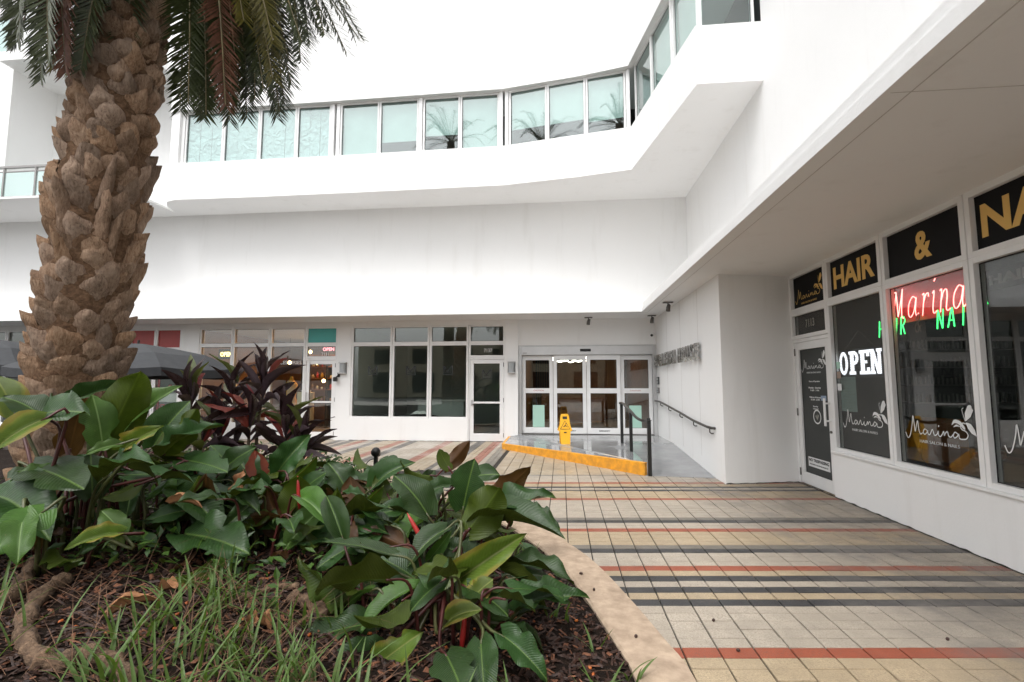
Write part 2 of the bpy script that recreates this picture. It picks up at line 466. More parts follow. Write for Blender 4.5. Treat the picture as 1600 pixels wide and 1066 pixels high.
def thing(name, loc, label=None, cat=None, group=None, kind=None, parent=None):
    o = bpy.data.objects.new(name, None)
    o.empty_display_size = 0.2
    adopt(o, parent, Matrix.Translation(loc))
    return tag(o, label, cat, group, kind)

class MB:
    def __init__(self):
        self.v, self.f, self.m, self.uv = [], [], [], []
        self.smooth = False
    def quad(self, *p, mi=0):
        b = len(self.v)
        self.v += [tuple(q) for q in p]
        self.f.append(tuple(range(b, b + len(p))))
        self.m.append(mi)
        return self
    def box(self, x0, x1, y0, y1, z0, z1, mi=0, T=None):
        b = len(self.v)
        pts = [(x0, y0, z0), (x1, y0, z0), (x1, y1, z0), (x0, y1, z0), (x0, y0, z1), (x1, y0, z1), (x1, y1, z1), (x0, y1, z1)]
        if T is not None:
            pts = [tuple(T @ Vector(p)) for p in pts]
        self.v += pts
        for f in ((0, 3, 2, 1), (4, 5, 6, 7), (0, 1, 5, 4), (1, 2, 6, 5), (2, 3, 7, 6), (3, 0, 4, 7)):
            self.f.append(tuple(b + i for i in f))
            self.m.append(mi)
        return self
    def prism(self, poly, z0, z1, mi=0, ztop=None, caps=True):
        b, n = len(self.v), len(poly)
        self.v += [(x, y, z0) for x, y in poly]
        self.v += [(x, y, (ztop[i] if ztop else z1)) for i, (x, y) in enumerate(poly)]
        area = sum(poly[i][0] * poly[(i + 1) % n][1] - poly[(i + 1) % n][0] * poly[i][1] for i in range(n))
        fl = [tuple(b + n + i for i in range(n)), tuple(b + n - 1 - i for i in range(n))] if caps else []
        fl += [(b + i, b + (i + 1) % n, b + n + (i + 1) % n, b + n + i) for i in range(n)]
        if area < 0:
            fl = [tuple(reversed(f)) for f in fl]
        self.f += fl
        self.m += [mi] * len(fl)
        return self
    def tube(self, pts, rad, seg=8, mi=0, cap=True):
        pts = [Vector(p) for p in pts]
        n = len(pts)
        rr = rad if hasattr(rad, '__len__') else [rad] * n
        b = len(self.v)
        ref = None
        for i, p in enumerate(pts):
            d = (pts[min(i + 1, n - 1)] - pts[max(i - 1, 0)])
            d = d.normalized() if d.length > 1e-9 else Vector((0, 0, 1))
            if ref is None:
                ref = Vector((0, 0, 1)) if abs(d.z) < 0.9 else Vector((1, 0, 0))
            a = d.cross(ref)
            a = a.normalized() if a.length > 1e-6 else Vector((1, 0, 0))
            c = d.cross(a).normalized()
            ref = -c if ref.dot(-c) > 0 else c
            for k in range(seg):
                t = 2 * math.pi * k / seg
                self.v.append(tuple(p + (a * math.cos(t) + c * math.sin(t)) * rr[i]))
        for i in range(n - 1):
            for k in range(seg):
                k2 = (k + 1) % seg
                self.f.append((b + i * seg + k, b + i * seg + k2, b + (i + 1) * seg + k2, b + (i + 1) * seg + k))
                self.m.append(mi)
        if cap:
            self.f.append(tuple(b + k for k in reversed(range(seg))))
            self.f.append(tuple(b + (n - 1) * seg + k for k in range(seg)))
            self.m += [mi, mi]
        return self
    def cyl(self, c, r, z0, z1, seg=16, mi=0, r2=None):
        return self.tube([(c[0], c[1], z0), (c[0], c[1], z1)], [r, r if r2 is None else r2], seg, mi)
    def mesh(self, name, mats, bevel=0.0, recalc=True):
        me = bpy.data.meshes.new(name)
        me.from_pydata(self.v, [], self.f)
        for x in mats:
            me.materials.append(x)
        for p, mi in zip(me.polygons, self.m):
            p.material_index = mi
        if recalc or bevel:
            bm = bmesh.new()
            bm.from_mesh(me)
            if bevel:
                bmesh.ops.remove_doubles(bm, verts=bm.verts, dist=1e-5)
                es = [e for e in bm.edges if len(e.link_faces) == 2 and e.calc_face_angle(0) > 0.6]
                bmesh.ops.bevel(bm, geom=es, offset=bevel, segments=1, affect='EDGES', clamp_overlap=True)
            bmesh.ops.recalc_face_normals(bm, faces=bm.faces)
            bm.to_mesh(me)
            bm.free()
        if self.smooth:
            me.polygons.foreach_set('use_smooth', [True] * len(me.polygons))
        me.update()
        return me
    def build(self, name, mats, parent=None, bevel=0.0, smooth=False, T=None, recalc=True):
        self.smooth = smooth
        if not isinstance(mats, (list, tuple)):
            mats = [mats]
        if T is not None:
            self.v = [tuple(T @ Vector(p)) for p in self.v]
        if parent is not None:                         # keep origins at the thing's base
            base = W[parent.name].translation
        else:
            n = max(1, len(self.v))
            base = Vector((sum(p[0] for p in self.v) / n, sum(p[1] for p in self.v) / n, min((p[2] for p in self.v), default=0)))
        self.v = [(p[0] - base[0], p[1] - base[1], p[2] - base[2]) for p in self.v]
        o = bpy.data.objects.new(name, self.mesh(name, mats, bevel, recalc))
        return adopt(o, parent, Matrix.Translation(base))

def inst(name, me, world, parent):
    o = bpy.data.objects.new(name, me)
    return adopt(o, parent, world)

def frame(O, u, n):
    """plane frame: x along u, y along the outward normal n, z up"""
    u, n = Vector(u).normalized(), Vector(n).normalized()
    z = Vector((0, 0, 1))
    return Matrix(((u.x, n.x, z.x, O[0]), (u.y, n.y, z.y, O[1]), (u.z, n.z, z.z, O[2]), (0, 0, 0, 1)))

def catmull(pts, k=6):
    P = [Vector(p) for p in pts]
    P = [P[0] * 2 - P[1]] + P + [P[-1] * 2 - P[-2]]
    out = []
    for i in range(1, len(P) - 2):
        a, b, c, d = P[i - 1:i + 3]
        for j in range(k):
            t = j / k
            out.append(0.5 * ((2 * b) + (c - a) * t + (2 * a - 5 * b + 4 * c - d) * t * t + (3 * b - a - 3 * c + d) * t ** 3))
    out.append(P[-2])
    return out

def ribbon(mb, pts, wd, depth=0.0, mi=0):
    """flat lettering stroke in the plane frame: pts are (x, z)"""
    n = len(pts)
    L, Rr = [], []
    for i, p in enumerate(pts):
        a, b = pts[max(0, i - 1)], pts[min(n - 1, i + 1)]
        dx, dz = b[0] - a[0], b[1] - a[1]
        l = math.hypot(dx, dz) or 1
        ww = wd[i] if hasattr(wd, '__len__') else wd
        L.append((p[0] - dz / l * ww / 2, depth, p[1] + dx / l * ww / 2))
        Rr.append((p[0] + dz / l * ww / 2, depth, p[1] - dx / l * ww / 2))
    for i in range(n - 1):
        mb.quad(L[i], Rr[i], Rr[i + 1], L[i + 1], mi=mi)

def cm2(pts, k=5):
    return [(v.x, v.y) for v in catmull([(p[0], p[1], 0) for p in pts], k)]

def text_mb(s, size, bold=0.0, ext=0.004, sx=1.0, space=1.0):
    """lettering as a mesh: x along the line, y = outward, z up; returns MB and width"""
    cu = bpy.data.curves.new('lettering', 'FONT')
    cu.body = s
    cu.size = size
    cu.offset = bold
    cu.extrude = ext
    cu.space_character = space
    cu.resolution_u = 3
    o = bpy.data.objects.new('lettering', cu)
    COL.objects.link(o)
    dg = bpy.context.evaluated_depsgraph_get()
    dg.update()
    me = bpy.data.meshes.new_from_object(o.evaluated_get(dg))
    mb = MB()
    mb.v = [(v.co.x * sx, -v.co.z, v.co.y) for v in me.vertices]
    mb.f = [tuple(p.vertices) for p in me.polygons]
    mb.m = [0] * len(mb.f)
    bpy.data.objects.remove(o)
    bpy.data.curves.remove(cu)
    bpy.data.meshes.remove(me)
    xs = [p[0] for p in mb.v] or [0]
    x0, x1 = min(xs), max(xs)
    mb.v = [(p[0] - x0, -p[1], p[2]) for p in mb.v]
    return mb, x1 - x0

def lettering(s, T, x, z, width=None, height=0.1, mat=None, parent=None, name='lettering', bold=0.0, ext=0.0015, depth=0.004):
    mb, wd = text_mb(s, height / 0.72, bold, ext)
    k = (width / wd) if width else 1.0
    mb.v = [(p[0] * k + x, p[1] + depth, p[2] + z) for p in mb.v]
    return mb.build(name, mat, parent, T=T)
# ------------------------------------------------------------------ ground and paving
def smooth(a, b, x):
    t = max(0.0, min(1.0, (x - a) / (b - a)))
    return t * t * (3 - 2 * t)

KO = [(0.25, -0.6), (0.55, 0.6), (0.68, 1.8), (0.66, 2.68), (0.59, 3.05), (0.46, 3.59), (0.27, 4.24), (0.01, 4.81), (-0.35, 5.42), (-0.85, 6.05),
      (-1.45, 6.62), (-2.15, 7.35), (-3.0, 8.15), (-4.0, 8.75), (-5.5, 9.15), (-7.5, 9.3), (-10.0, 9.2), (-12.5, 8.8)]
KOUT = [(v.x, v.y) for v in catmull([(a, b, 0) for a, b in KO], 5)]
KW = 0.30
KIN = []
for i, p in enumerate(KOUT):
    a, b = KOUT[max(0, i - 1)], KOUT[min(len(KOUT) - 1, i + 1)]
    dx, dy = b[0] - a[0], b[1] - a[1]
    l = math.hypot(dx, dy)
    KIN.append((p[0] - dy / l * KW, p[1] + dx / l * KW))

def kdist(x, y):
    """signed distance to the outer kerb line, positive inside the bed"""
    best, sg = 1e9, 1
    for i in range(len(KOUT) - 1):
        ax, ay = KOUT[i]; bx, by = KOUT[i + 1]
        ex, ey = bx - ax, by - ay
        t = max(0, min(1, ((x - ax) * ex + (y - ay) * ey) / (ex * ex + ey * ey)))
        d = math.hypot(x - ax - t * ex, y - ay - t * ey)
        if d < best:
            best = d
            sg = 1 if ex * (y - ay) - ey * (x - ax) > 0 else -1
    return best * sg

def soil_z(x, y):
    d = kdist(x, y) - KW
    m = 0.11 * max(0.0, min(3.4, 0.25 - x))
    m *= smooth(0.0, 1.4, d)
    return 0.004 + m + 0.03 * noise.noise(Vector((x * 2.1, y * 2.1, 3.0))) * smooth(0, 0.5, d)

g = MB()
g.box(-160, 160, -160, 160, -0.5, -0.06)
tag(g.build('ground', M['asphalt']), kind='structure')

pave = MB()
pave.prism([(-14.5, -1.12), (3.66, -1.12), (3.66, 7.9), (2.44, 7.9), (2.44, 13.0), (-14.5, 13.0)], -0.058, -0.012)
pavement = tag(pave.build('pavement', M['joint']), kind='structure')

sw = MB(); sw.box(-22, 14, -16, -1.12, -0.055, -0.004)  # unseen pale ground behind the camera, added to bounce light up to the soffit
tag(sw.build('bounce_slab', M['concrete']), kind='structure')
SH = math.tan(R(5.75))
def pave_mesh(du, dv, shear_u, gu, gv, col):
    """one paver: a slab with a worn, chamfered top; u along X, v along Y (sheared)"""
    mb = MB()
    hu, hv, c = du / 2 - gu / 2, dv / 2 - gv / 2, 0.0018
    ring = lambda a, b, z: [(x, y + SH * x * shear_u, z) for x, y in ((-a, -b), (a, -b), (a, b), (-a, b))]
    b0, b1, b2 = ring(hu, hv, -0.03), ring(hu, hv, -0.003), ring(hu - c, hv - c, 0.0)
    for k in range(4):
        k2 = (k + 1) % 4
        mb.quad(b0[k], b0[k2], b1[k2], b1[k])
        mb.quad(b1[k], b1[k2], b2[k2], b2[k])
    mb.quad(*b2)
    return mb

PITCH, TU = 0.1055, 0.2055
SEQ = ('r' + 'ccccc' + 'd' + 't' + 'd' + 'c' + 'd' + 't' + 'r' + 'ccc' + 'dg' + 'tttt' + 'r' + 'cc' + 'dg' + 'cccccccc' + 'r' + 'tttt' + 'd' + 'c' + 'd' + 'tt' + 'r' + 'ccccc' + 'g')
S0 = 2.838
def row_colour(j):
    if 0 <= j < len(SEQ):
        return SEQ[j]
    if j < 0:
        return 'ttttdccrttdcdcccrt'[(-j - 1) % 18]
    return 't'
BACK = [(-14.6, 'c'), (-13.9, 'd'), (-13.6, 't'), (-13.2, 'r'), (-13.0, 'c'), (-12.4, 'd'), (-12.2, 'c'), (-11.7, 'r'), (-11.4, 't'), (-10.9, 'g'),
        (-10.6, 'd'), (-10.4, 'c'), (-9.8, 'r'), (-9.6, 't'), (-9.1, 'd'), (-8.8, 'c'), (-8.3, 'r'), (-8.1, 't'), (-7.6, 'g'), (-7.4, 'c'), (-6.9, 'r'), (-6.7, 'c'),
        (-6.05, 'd'), (-5.84, 'c'), (-5.71, 'd'), (-5.50, 't'), (-5.42, 'r'), (-5.21, 'c'), (-4.96, 'd'), (-4.75, 't'), (-4.37, 'r'), (-4.16, 'c'),
        (-4.0, 'd'), (-3.79, 'c'), (-3.07, 'r'), (-2.86, 't'), (-2.47, 'd'), (-2.36, 'c'), (-2.2, 'd'), (-1.99, 't'), (-1.83, 'r'), (-1.62, 'c'), (-1.45, 'g'), (-1.24, 't')]
def back_colour(x):
    c = 'c'
    for a, k in BACK:
        if x >= a: c = k
    return c

fwd = Vector((-math.sin(R(5.75)) * math.cos(R(5.1)), math.cos(R(5.75)) * math.cos(R(5.1)), math.sin(R(5.1))))
rgt = Vector((math.cos(R(5.75)), math.sin(R(5.75)), 0))
upv = rgt.cross(fwd)
def in_view(p, pad=60):
    d = Vector(p) - Vector((0, 0, 1.5))
    z = d.dot(fwd)
    if z < 0.3: return False
    return abs(760 * d.dot(rgt) / z) < 800 + pad and abs(760 * d.dot(upv) / z) < 533 + pad

pm_near = {}
proto_front = pave_mesh(TU, PITCH, 1, 0.009, 0.004, 'c')
proto_back = pave_mesh(0.1055, 0.211, 0, 0.004, 0.006, 'c')
cells = []
J0, I0 = -36, -14
for j in range(J0, len(SEQ)):
    s = S0 + (j + 0.5) * PITCH
    for i in range(I0, 18):
        x = 0.155 + i * TU
        y = s + SH * x
        if x > 3.66 or x < -2.4 or y < -1.2: continue
        if x > 1.25 and y > 8.45: continue
        kd = kdist(x, y)
        if kd > 0.16: continue
        cells.append(('f', x, y, row_colour(j)))
for j in range(len(SEQ), 100):
    s = S0 + (j + 0.5) * PITCH
    for i in range(I0, 18):
        x = 0.155 + i * TU
        y = s + SH * x
        if y > 12.86 or x < -1.2 or x > 1.55: continue
        if x > -1.2 and y > 11.75 - (x + 1.3) * 1.2: continue
        cells.append(('f', x, y, 't'))
yb = S0 + len(SEQ) * PITCH
for i in range(-127, 0):
    x = -1.24 - 0.1055 * (0.5 - i - 1) - 0.02
    off = 0.1055 if i % 2 else 0.0
    for k in range(26):
        y = yb + SH * x + 0.11 + k * 0.211 - off + 0.5
        if y > 12.92 or y < 7.95 + SH * (x + 1.2) or kdist(x, y) > 0.16: continue
        cells.append(('b', x, y, back_colour(x)))
# the front field also runs on along the bed's far side
near = sorted([c for c in cells if c[0] == 'f' and in_view((c[1], c[2], 0), 30) and c[2] > 2.3], key=lambda c: c[2])[:300]
near_set = set(id(c) for c in near)
shared = {}
for c in near:
    k = c[3]
    if k not in shared:
        vs = []
        for q in range(3):
            mb = MB(); mb.v = list(proto_front.v); mb.f = list(proto_front.f); mb.m = list(proto_front.m)
            vs.append(mb.mesh('paver', [M['pv_' + k]]))
        shared[k] = vs
    inst('paver', random.choice(shared[k]), Matrix.Translation((c[1], c[2], random.uniform(-0.0022, 0.0022))) @ Matrix.Rotation(random.gauss(0, 0.003), 4, 'Z') @ Matrix.Rotation(random.gauss(0, 0.004), 4, 'X'), pavement)
far = MB()
keys = list(PC)
for c in cells:
    if id(c) in near_set: continue
    pr = proto_front if c[0] == 'f' else proto_back
    b = len(far.v)
    dz = random.uniform(-0.0018, 0.0018)
    tx = random.gauss(0, 0.004)
    far.v += [(p[0] + c[1], p[1] + c[2], p[2] + dz + tx * p[1]) for p in pr.v]
    far.f += [tuple(b + q for q in f) for f in pr.f]
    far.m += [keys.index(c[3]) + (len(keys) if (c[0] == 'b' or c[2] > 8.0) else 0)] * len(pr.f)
# merge each paver's corners so that every paver is one island
fo = far.build('distant_pavers', [M['pv_' + k] for k in keys] + [M['pb_' + k] for k in keys], pavement)
bm = bmesh.new(); bm.from_mesh(fo.data)
bmesh.ops.remove_doubles(bm, verts=bm.verts, dist=0.0004)
bm.to_mesh(fo.data); bm.free()
tag(fo, kind='stuff')

kb = MB()
n = len(KOUT)
def lerp2(a, b, t): return (a[0] + (b[0] - a[0]) * t, a[1] + (b[1] - a[1]) * t)
prof = [(0.0, -0.06), (0.0, 0.018), (0.03, 0.030), (0.5, 0.034), (0.95, 0.030), (1.0, 0.016), (1.0, -0.12)]
for i in range(n):
    for t, z in prof:
        q = lerp2(KOUT[i], KIN[i], t)
        kb.v.append((q[0], q[1], z + 0.003 * noise.noise(Vector((q[0] * 3, q[1] * 3, 0)))))
m_ = len(prof)
for i in range(n - 1):
    for k in range(m_ - 1):
        kb.f.append((i * m_ + k, i * m_ + k + 1, (i + 1) * m_ + k + 1, (i + 1) * m_ + k)); kb.m.append(0)
tag(kb.build('planter_kerb', M['kerb'], smooth=False), kind='structure')

# planting bed soil
so = MB()
step = 0.12
nx, ny = int(13.2 / step), int(10.2 / step)
idx = {}
for i in range(nx + 1):
    for j in range(ny + 1):
        x, y = -12.4 + i * step, -0.7 + j * step
        d = kdist(x, y)
        if d < 0.06: continue
        if x < -8 and d > 9: continue
        zz = soil_z(x, y) + 0.012 * noise.noise(Vector((x * 9, y * 9, 1)))
        idx[(i, j)] = len(so.v)
        so.v.append((x, y, min(zz, -0.02) if d < KW - 0.05 else zz))
for (i, j) in list(idx):
    q = [(i, j), (i + 1, j), (i + 1, j + 1), (i, j + 1)]
    if all(k in idx for k in q):
        so.f.append(tuple(idx[k] for k in q)); so.m.append(0)
so.v = [(p[0], p[1], p[2] if kdist(p[0], p[1]) > KW - 0.14 else -0.05) for p in so.v]
tag(so.build('planting_soil', M['soil'], smooth=True), kind='structure')

# entrance landing with its yellow edge, and the ramp beside it
top = [(-1.37, 11.5, 0.12), (1.37, 8.38, 0.21), (1.37, 12.95, 0.21), (-1.20, 12.95, 0.19), (-1.37, 12.80, 0.15)]
lp = MB()
lp.prism([(p[0], p[1]) for p in top], -0.05, 0, 0, ztop=[p[2] for p in top])
landing = tag(lp.build('entrance_landing', M['ramp']), kind='structure')
def edge_strip(mb, a, b, th=0.018):
    a, b = Vector(a), Vector(b)
    d = (b - a); d.z = 0; d.normalize()
    nrm = Vector((d.y, -d.x, 0))
    o1 = nrm * th
    wv = -nrm * 0.05
    z = Vector((0, 0, 0.004))
    for p in (a, b):
        pass
    A = [a + o1 + z, a + wv + z, b + wv + z, b + o1 + z]
    B = [Vector((q.x, q.y, -0.04)) for q in A]
    k = len(mb.v)
    mb.v += [tuple(q) for q in A + B]
    for f in ((0, 1, 2, 3), (7, 6, 5, 4), (0, 3, 7, 4), (1, 0, 4, 5), (2, 1, 5, 6), (3, 2, 6, 7)):
        mb.f.append(tuple(k + q for q in f)); mb.m.append(0)
ye = MB(); edge_strip(ye, (-1.38, 11.49, 0.12), (1.37, 8.37, 0.21))
ye.build('yellow_edge', M['yellow_edge'], landing, bevel=0.006)
ye = MB(); edge_strip(ye, (-1.37, 12.78, 0.15), (-1.38, 11.51, 0.12))
ye.build('yellow_edge', M['yellow_edge'], landing, bevel=0.006)
rp = MB()
rp.prism([(1.372, 8.34), (2.455, 8.26), (2.455, 11.2), (1.372, 11.2)], -0.05, 0, 0, ztop=[0.006, 0.006, 0.208, 0.208])
rp.prism([(1.372, 11.2), (2.455, 11.2), (2.455, 12.95), (1.372, 12.95)], -0.05, 0.208)
tag(rp.build('entrance_ramp', M['ramp']), kind='structure')

# ------------------------------------------------------------------ the building
bld = thing('commercial_building', (0, 12.8, 0), 'white stucco building with curved window band, shopfronts and canopy round the courtyard', 'building')
ST = M['stucco']
def part(mb, name, mat, parent=None, **k):
    return mb.build(name, mat, parent or bld, **k)
YB, YD, ZC = 12.8, 12.9, 3.22       # back shopfront plane, entrance plane, underside of the canopy
CX, CY = 1.935, 11.70               # outer edges of the canopy
XU, XS = 3.30, 3.64                 # upper right wall, salon front
TH = 0.22
# back wall, ground floor: piers and stall risers between the openings (butted boxes)
def bw(x0, x1, z0, z1, y=YB, th=TH):
    mb = MB(); mb.box(x0, x1, y, y + th, z0, z1); return part(mb, 'wall', ST)
ZH = 3.10                            # head of the openings
bw(-19.0, -17.5, 0, ZH)
bw(-14.19, -14.105, 0, ZH)
bw(-10.77, -10.22, 0, ZH)
bw(-6.12, -5.72, 0, ZH)
bw(-5.72, -2.46, 0, 0.585)
bw(-1.47, -1.13, 0, ZH)
bw(-19.0, -1.13, ZH, ZC + 0.02)
mb = MB(); mb.box(-1.13, 2.46, YD, YD + TH, 2.53, ZC + 0.02); part(mb, 'wall', ST)
mb = MB(); mb.box(-1.17, -1.13, YB + TH, YD + TH, 0, ZC); part(mb, 'wall', ST)
# solid block between the entrance and the salon
mb = MB(); mb.prism([(2.46, 7.78), (3.72, 8.092), (3.72, 8.6), (2.62, 8.6), (2.62, 13.12), (2.46, 13.12)], -0.03, ZC + 0.02); part(mb, 'wall', ST)
# score lines on that wall: thin vertical strips, the grooves' shade put into their grey
for y in (9.02, 10.32, 11.6):
    mb = MB(); mb.box(2.4575, 2.4592, y - 0.004, y + 0.004, 0.25, ZC - 0.003); part(mb, 'panel_joint_shade', M['groove_shade'])
# canopy slab: L-shaped, with a proud lower lip
L = [(-19, CY), (CX, CY), (CX, -2.5), (9.0, -2.5), (9.0, 16.0), (-19, 16.0)]
mb = MB(); mb.prism(L, ZC + 0.10, ZC + 0.20); part(mb, 'canopy', ST)
L2 = [(-19, CY - 0.022), (CX - 0.022, CY - 0.022), (CX - 0.022, -2.5), (9.0, -2.5), (9.0, 16.0), (-19, 16.0)]
mb = MB(); mb.prism(L2, ZC, ZC + 0.10); part(mb, 'canopy', ST)
mb = MB()
mb.box(CX + 0.13, CX + 0.137, -2.5, CY + 0.13, ZC - 0.0025, ZC)
mb.box(-19, CX + 0.142, CY + 0.13, CY + 0.142, ZC - 0.0025, ZC)
part(mb, 'drip_groove_shade', M['groove_shade'])  # thin proud strips, darker to stand for the shade of a drip groove
mb = MB(); mb.box(CX + 0.02, XS + 0.2, 2.946, 2.9495, ZC - 0.0025, ZC); part(mb, 'drip_groove_shade', M['groove_shade'])
# upper walls
ZT = 12.5
mb = MB(); mb.box(-19, XU + 0.3, YB, YB + 0.3, ZC + 0.20, 6.4); part(mb, 'wall', ST)
mb = MB(); mb.box(XU, XU + 0.3, -2.4, YB - 0.002, ZC + 0.20, 6.4); part(mb, 'wall', ST)
# curved window band: parapet below the windows, spandrel above them
OUT = [(-10.95, 12.5), (-10.78, 12.0), (-10.52, 11.72), (-10.2, 11.62), (-8.3, 11.65), (-6.2, 11.64), (-3.8, 11.60), (-1.4, 11.55), (0.4, 11.25), (1.65, 10.96), (2.26, 7.83), (XU + 0.1, 7.83)]
ZS, ZHD, ZBB = 7.42, 8.88, 6.4
def band(z0, z1, off, name='wall'):
    mb = MB()
    poly = [(x, y) for x, y in OUT]
    poly += [(XU + 0.1, YB + 0.3), (-10.95, YB + 0.3)]
    if off:
        cx, cy = -3.0, 20.0
        poly = [(x + (off if 1 < x < 3 else 0) * 0.8, y + (off if y < 12.4 else 0)) for x, y in poly]
    mb.prism(poly, z0, z1)
    return part(mb, name, ST)
band(ZBB, ZS, 0)
band(ZHD, ZT, -0.05)
mb = MB(); mb.prism([(-10.95, 12.5), (-10.78, 12.0), (-10.52, 11.72), (-10.2, 11.62), (-10.2, 11.9), (-10.4, 12.6)], ZS + 0.001, ZHD - 0.001); part(mb, 'wall', ST)
mb = MB(); mb.box(XU + 0.09, XU + 0.2, 7.95, 13.1, ZS + 0.001, ZHD - 0.001); part(mb, 'room_back', M['wall_dark'])
# the rest of the storey to the left: recessed balcony
mb = MB(); mb.prism([(-10.95, 12.35), (-10.96, 11.42), (-11.3, 11.12), (-14.6, 11.10), (-19, 11.1), (-19, YB + 0.3), (-10.95, YB + 0.3)], ZBB, 6.459); part(mb, 'balcony_floor', ST)
mb = MB(); mb.box(-19, -15.2, 11.45, YB + 0.3, 6.46, ZT); part(mb, 'wall', ST)
mb = MB(); mb.box(-15.2, -10.96, 12.65, 12.95, 6.46, 10.3); part(mb, 'wall', ST)
mb = MB(); mb.box(-15.2, -10.96, 11.08, 12.9, 10.3, 10.56); part(mb, 'balcony_floor', ST)
mb = MB(); mb.box(-15.2, -10.96, 12.65, 12.95, 10.56, ZT); part(mb, 'wall', ST)
# upper right wall above the band level (its face continues)
mb = MB(); mb.box(XU, XU + 0.3, -2.4, 7.826, 6.4, ZT); part(mb, 'wall', ST)

# ---- windows: frame (four butted bars) > pane (and blind)
def frame_bars(mb, T, u0, u1, v0, v1, fw, d0, d1, sill=None):
    sb = sill if sill is not None else fw
    for (a, b, c, d) in ((u0, u0 + fw, v0, v1), (u1 - fw, u1, v0, v1), (u0 + fw, u1 - fw, v1 - fw, v1), (u0 + fw, u1 - fw, v0, v0 + sb)):
        mb.box(a, b, d0, d1, c, d, T=T)

def window(T, u0, u1, v0, v1, fw=0.035, dep=(-0.06, 0.0), gl=None, fm=None, name='window', parent=None, sill=None, gd=-0.035, bev=0.003, label=None):
    mb = MB(); frame_bars(mb, T, u0, u1, v0, v1, fw, dep[0], dep[1], sill)
    wdw = part(mb, name, fm or M['alu'], parent, bevel=bev)
    if label: wdw['label'] = label
    if gl is not None:
        pb = MB(); pb.box(u0 + fw - 0.004, u1 - fw + 0.004, gd - 0.006, gd, v0 + (sill or fw) - 0.004, v1 - fw + 0.004, T=T)
        pb.build('pane', gl, wdw)
        gb = MB(); frame_bars(gb, T, u0 + fw, u1 - fw, v0 + (sill or fw), v1 - fw, 0.009, gd - 0.001, gd + 0.004)
        gb.build('gasket', M['gasket'], wdw)
    return wdw

TB = frame((0, YB, 0), (1, 0, 0), (0, -1, 0))        # back wall frame: u = X
GS, GD = M['glass'], M['glass_dark']
D_ = (-0.11, -0.02)
# shop with the square logo: three windows, transoms over them, door bay
for (a, b) in ((-5.72, -4.575), (-4.565, -3.535), (-3.525, -2.465)):
    window(TB, a, b, 0.585, 2.60, 0.055, D_, GS, gd=-0.07)
    window(TB, a, b, 2.603, ZH - 0.002, 0.052, D_, GS, gd=-0.07, name='transom_window')
window(TB, -2.455, -1.475, 2.603, ZH - 0.002, 0.052, D_, GS, gd=-0.07, name='transom_window')
window(TB, -2.455, -1.475, 2.225, 2.60, 0.05, D_, GS, gd=-0.07, name='transom_window')
# accessory shop: three windows with transoms, one with a teal panel over the door
for (a, b) in ((-10.215, -9.215), (-9.205, -8.105), (-8.095, -7.055)):
    window(TB, a, b, 0.40, 2.60, 0.05, D_, GS, gd=-0.07)
    window(TB, a, b, 2.603, ZH - 0.002, 0.048, D_, GS, gd=-0.07, name='transom_window')
    mb = MB(); mb.box(a, b, YB, YB + 0.15, 0, 0.398); part(mb, 'stall_riser', ST)
tw = window(TB, -7.045, -6.125, 2.603, ZH - 0.002, 0.05, D_, None, name='transom_window')
mb = MB(); mb.box(-7.0, -6.17, YB + 0.06, YB + 0.075, 2.65, ZH - 0.05); mb.build('teal_panel', M['teal'], tw)
window(TB, -7.045, -6.125, 2.225, 2.60, 0.05, D_, GS, gd=-0.07, name='transom_window')
# red shop on the far left
for (a, b) in ((-17.49, -16.4), (-16.39, -15.3), (-15.29, -14.2), (-14.1, -13.0), (-12.99, -12.40), (-12.39, -11.58), (-11.57, -10.775)):
    window(TB, a, b, 0.35, 2.50, 0.05, D_, GS, gd=-0.07, fm=M['alu'])
    mb = MB(); mb.box(a, b, YB, YB + 0.15, 0, 0.348); part(mb, 'stall_riser', ST)
    tw = window(TB, a, b, 2.503, ZH - 0.002, 0.05, D_, GS if a < -12.9 else None, gd=-0.07, name='transom_window')
    if a > -12.9:
        mb = MB(); mb.box(a + 0.045, b - 0.045, YB + 0.06, YB + 0.075, 2.55, ZH - 0.05); mb.build('red_panel', M['red_paint'], tw)

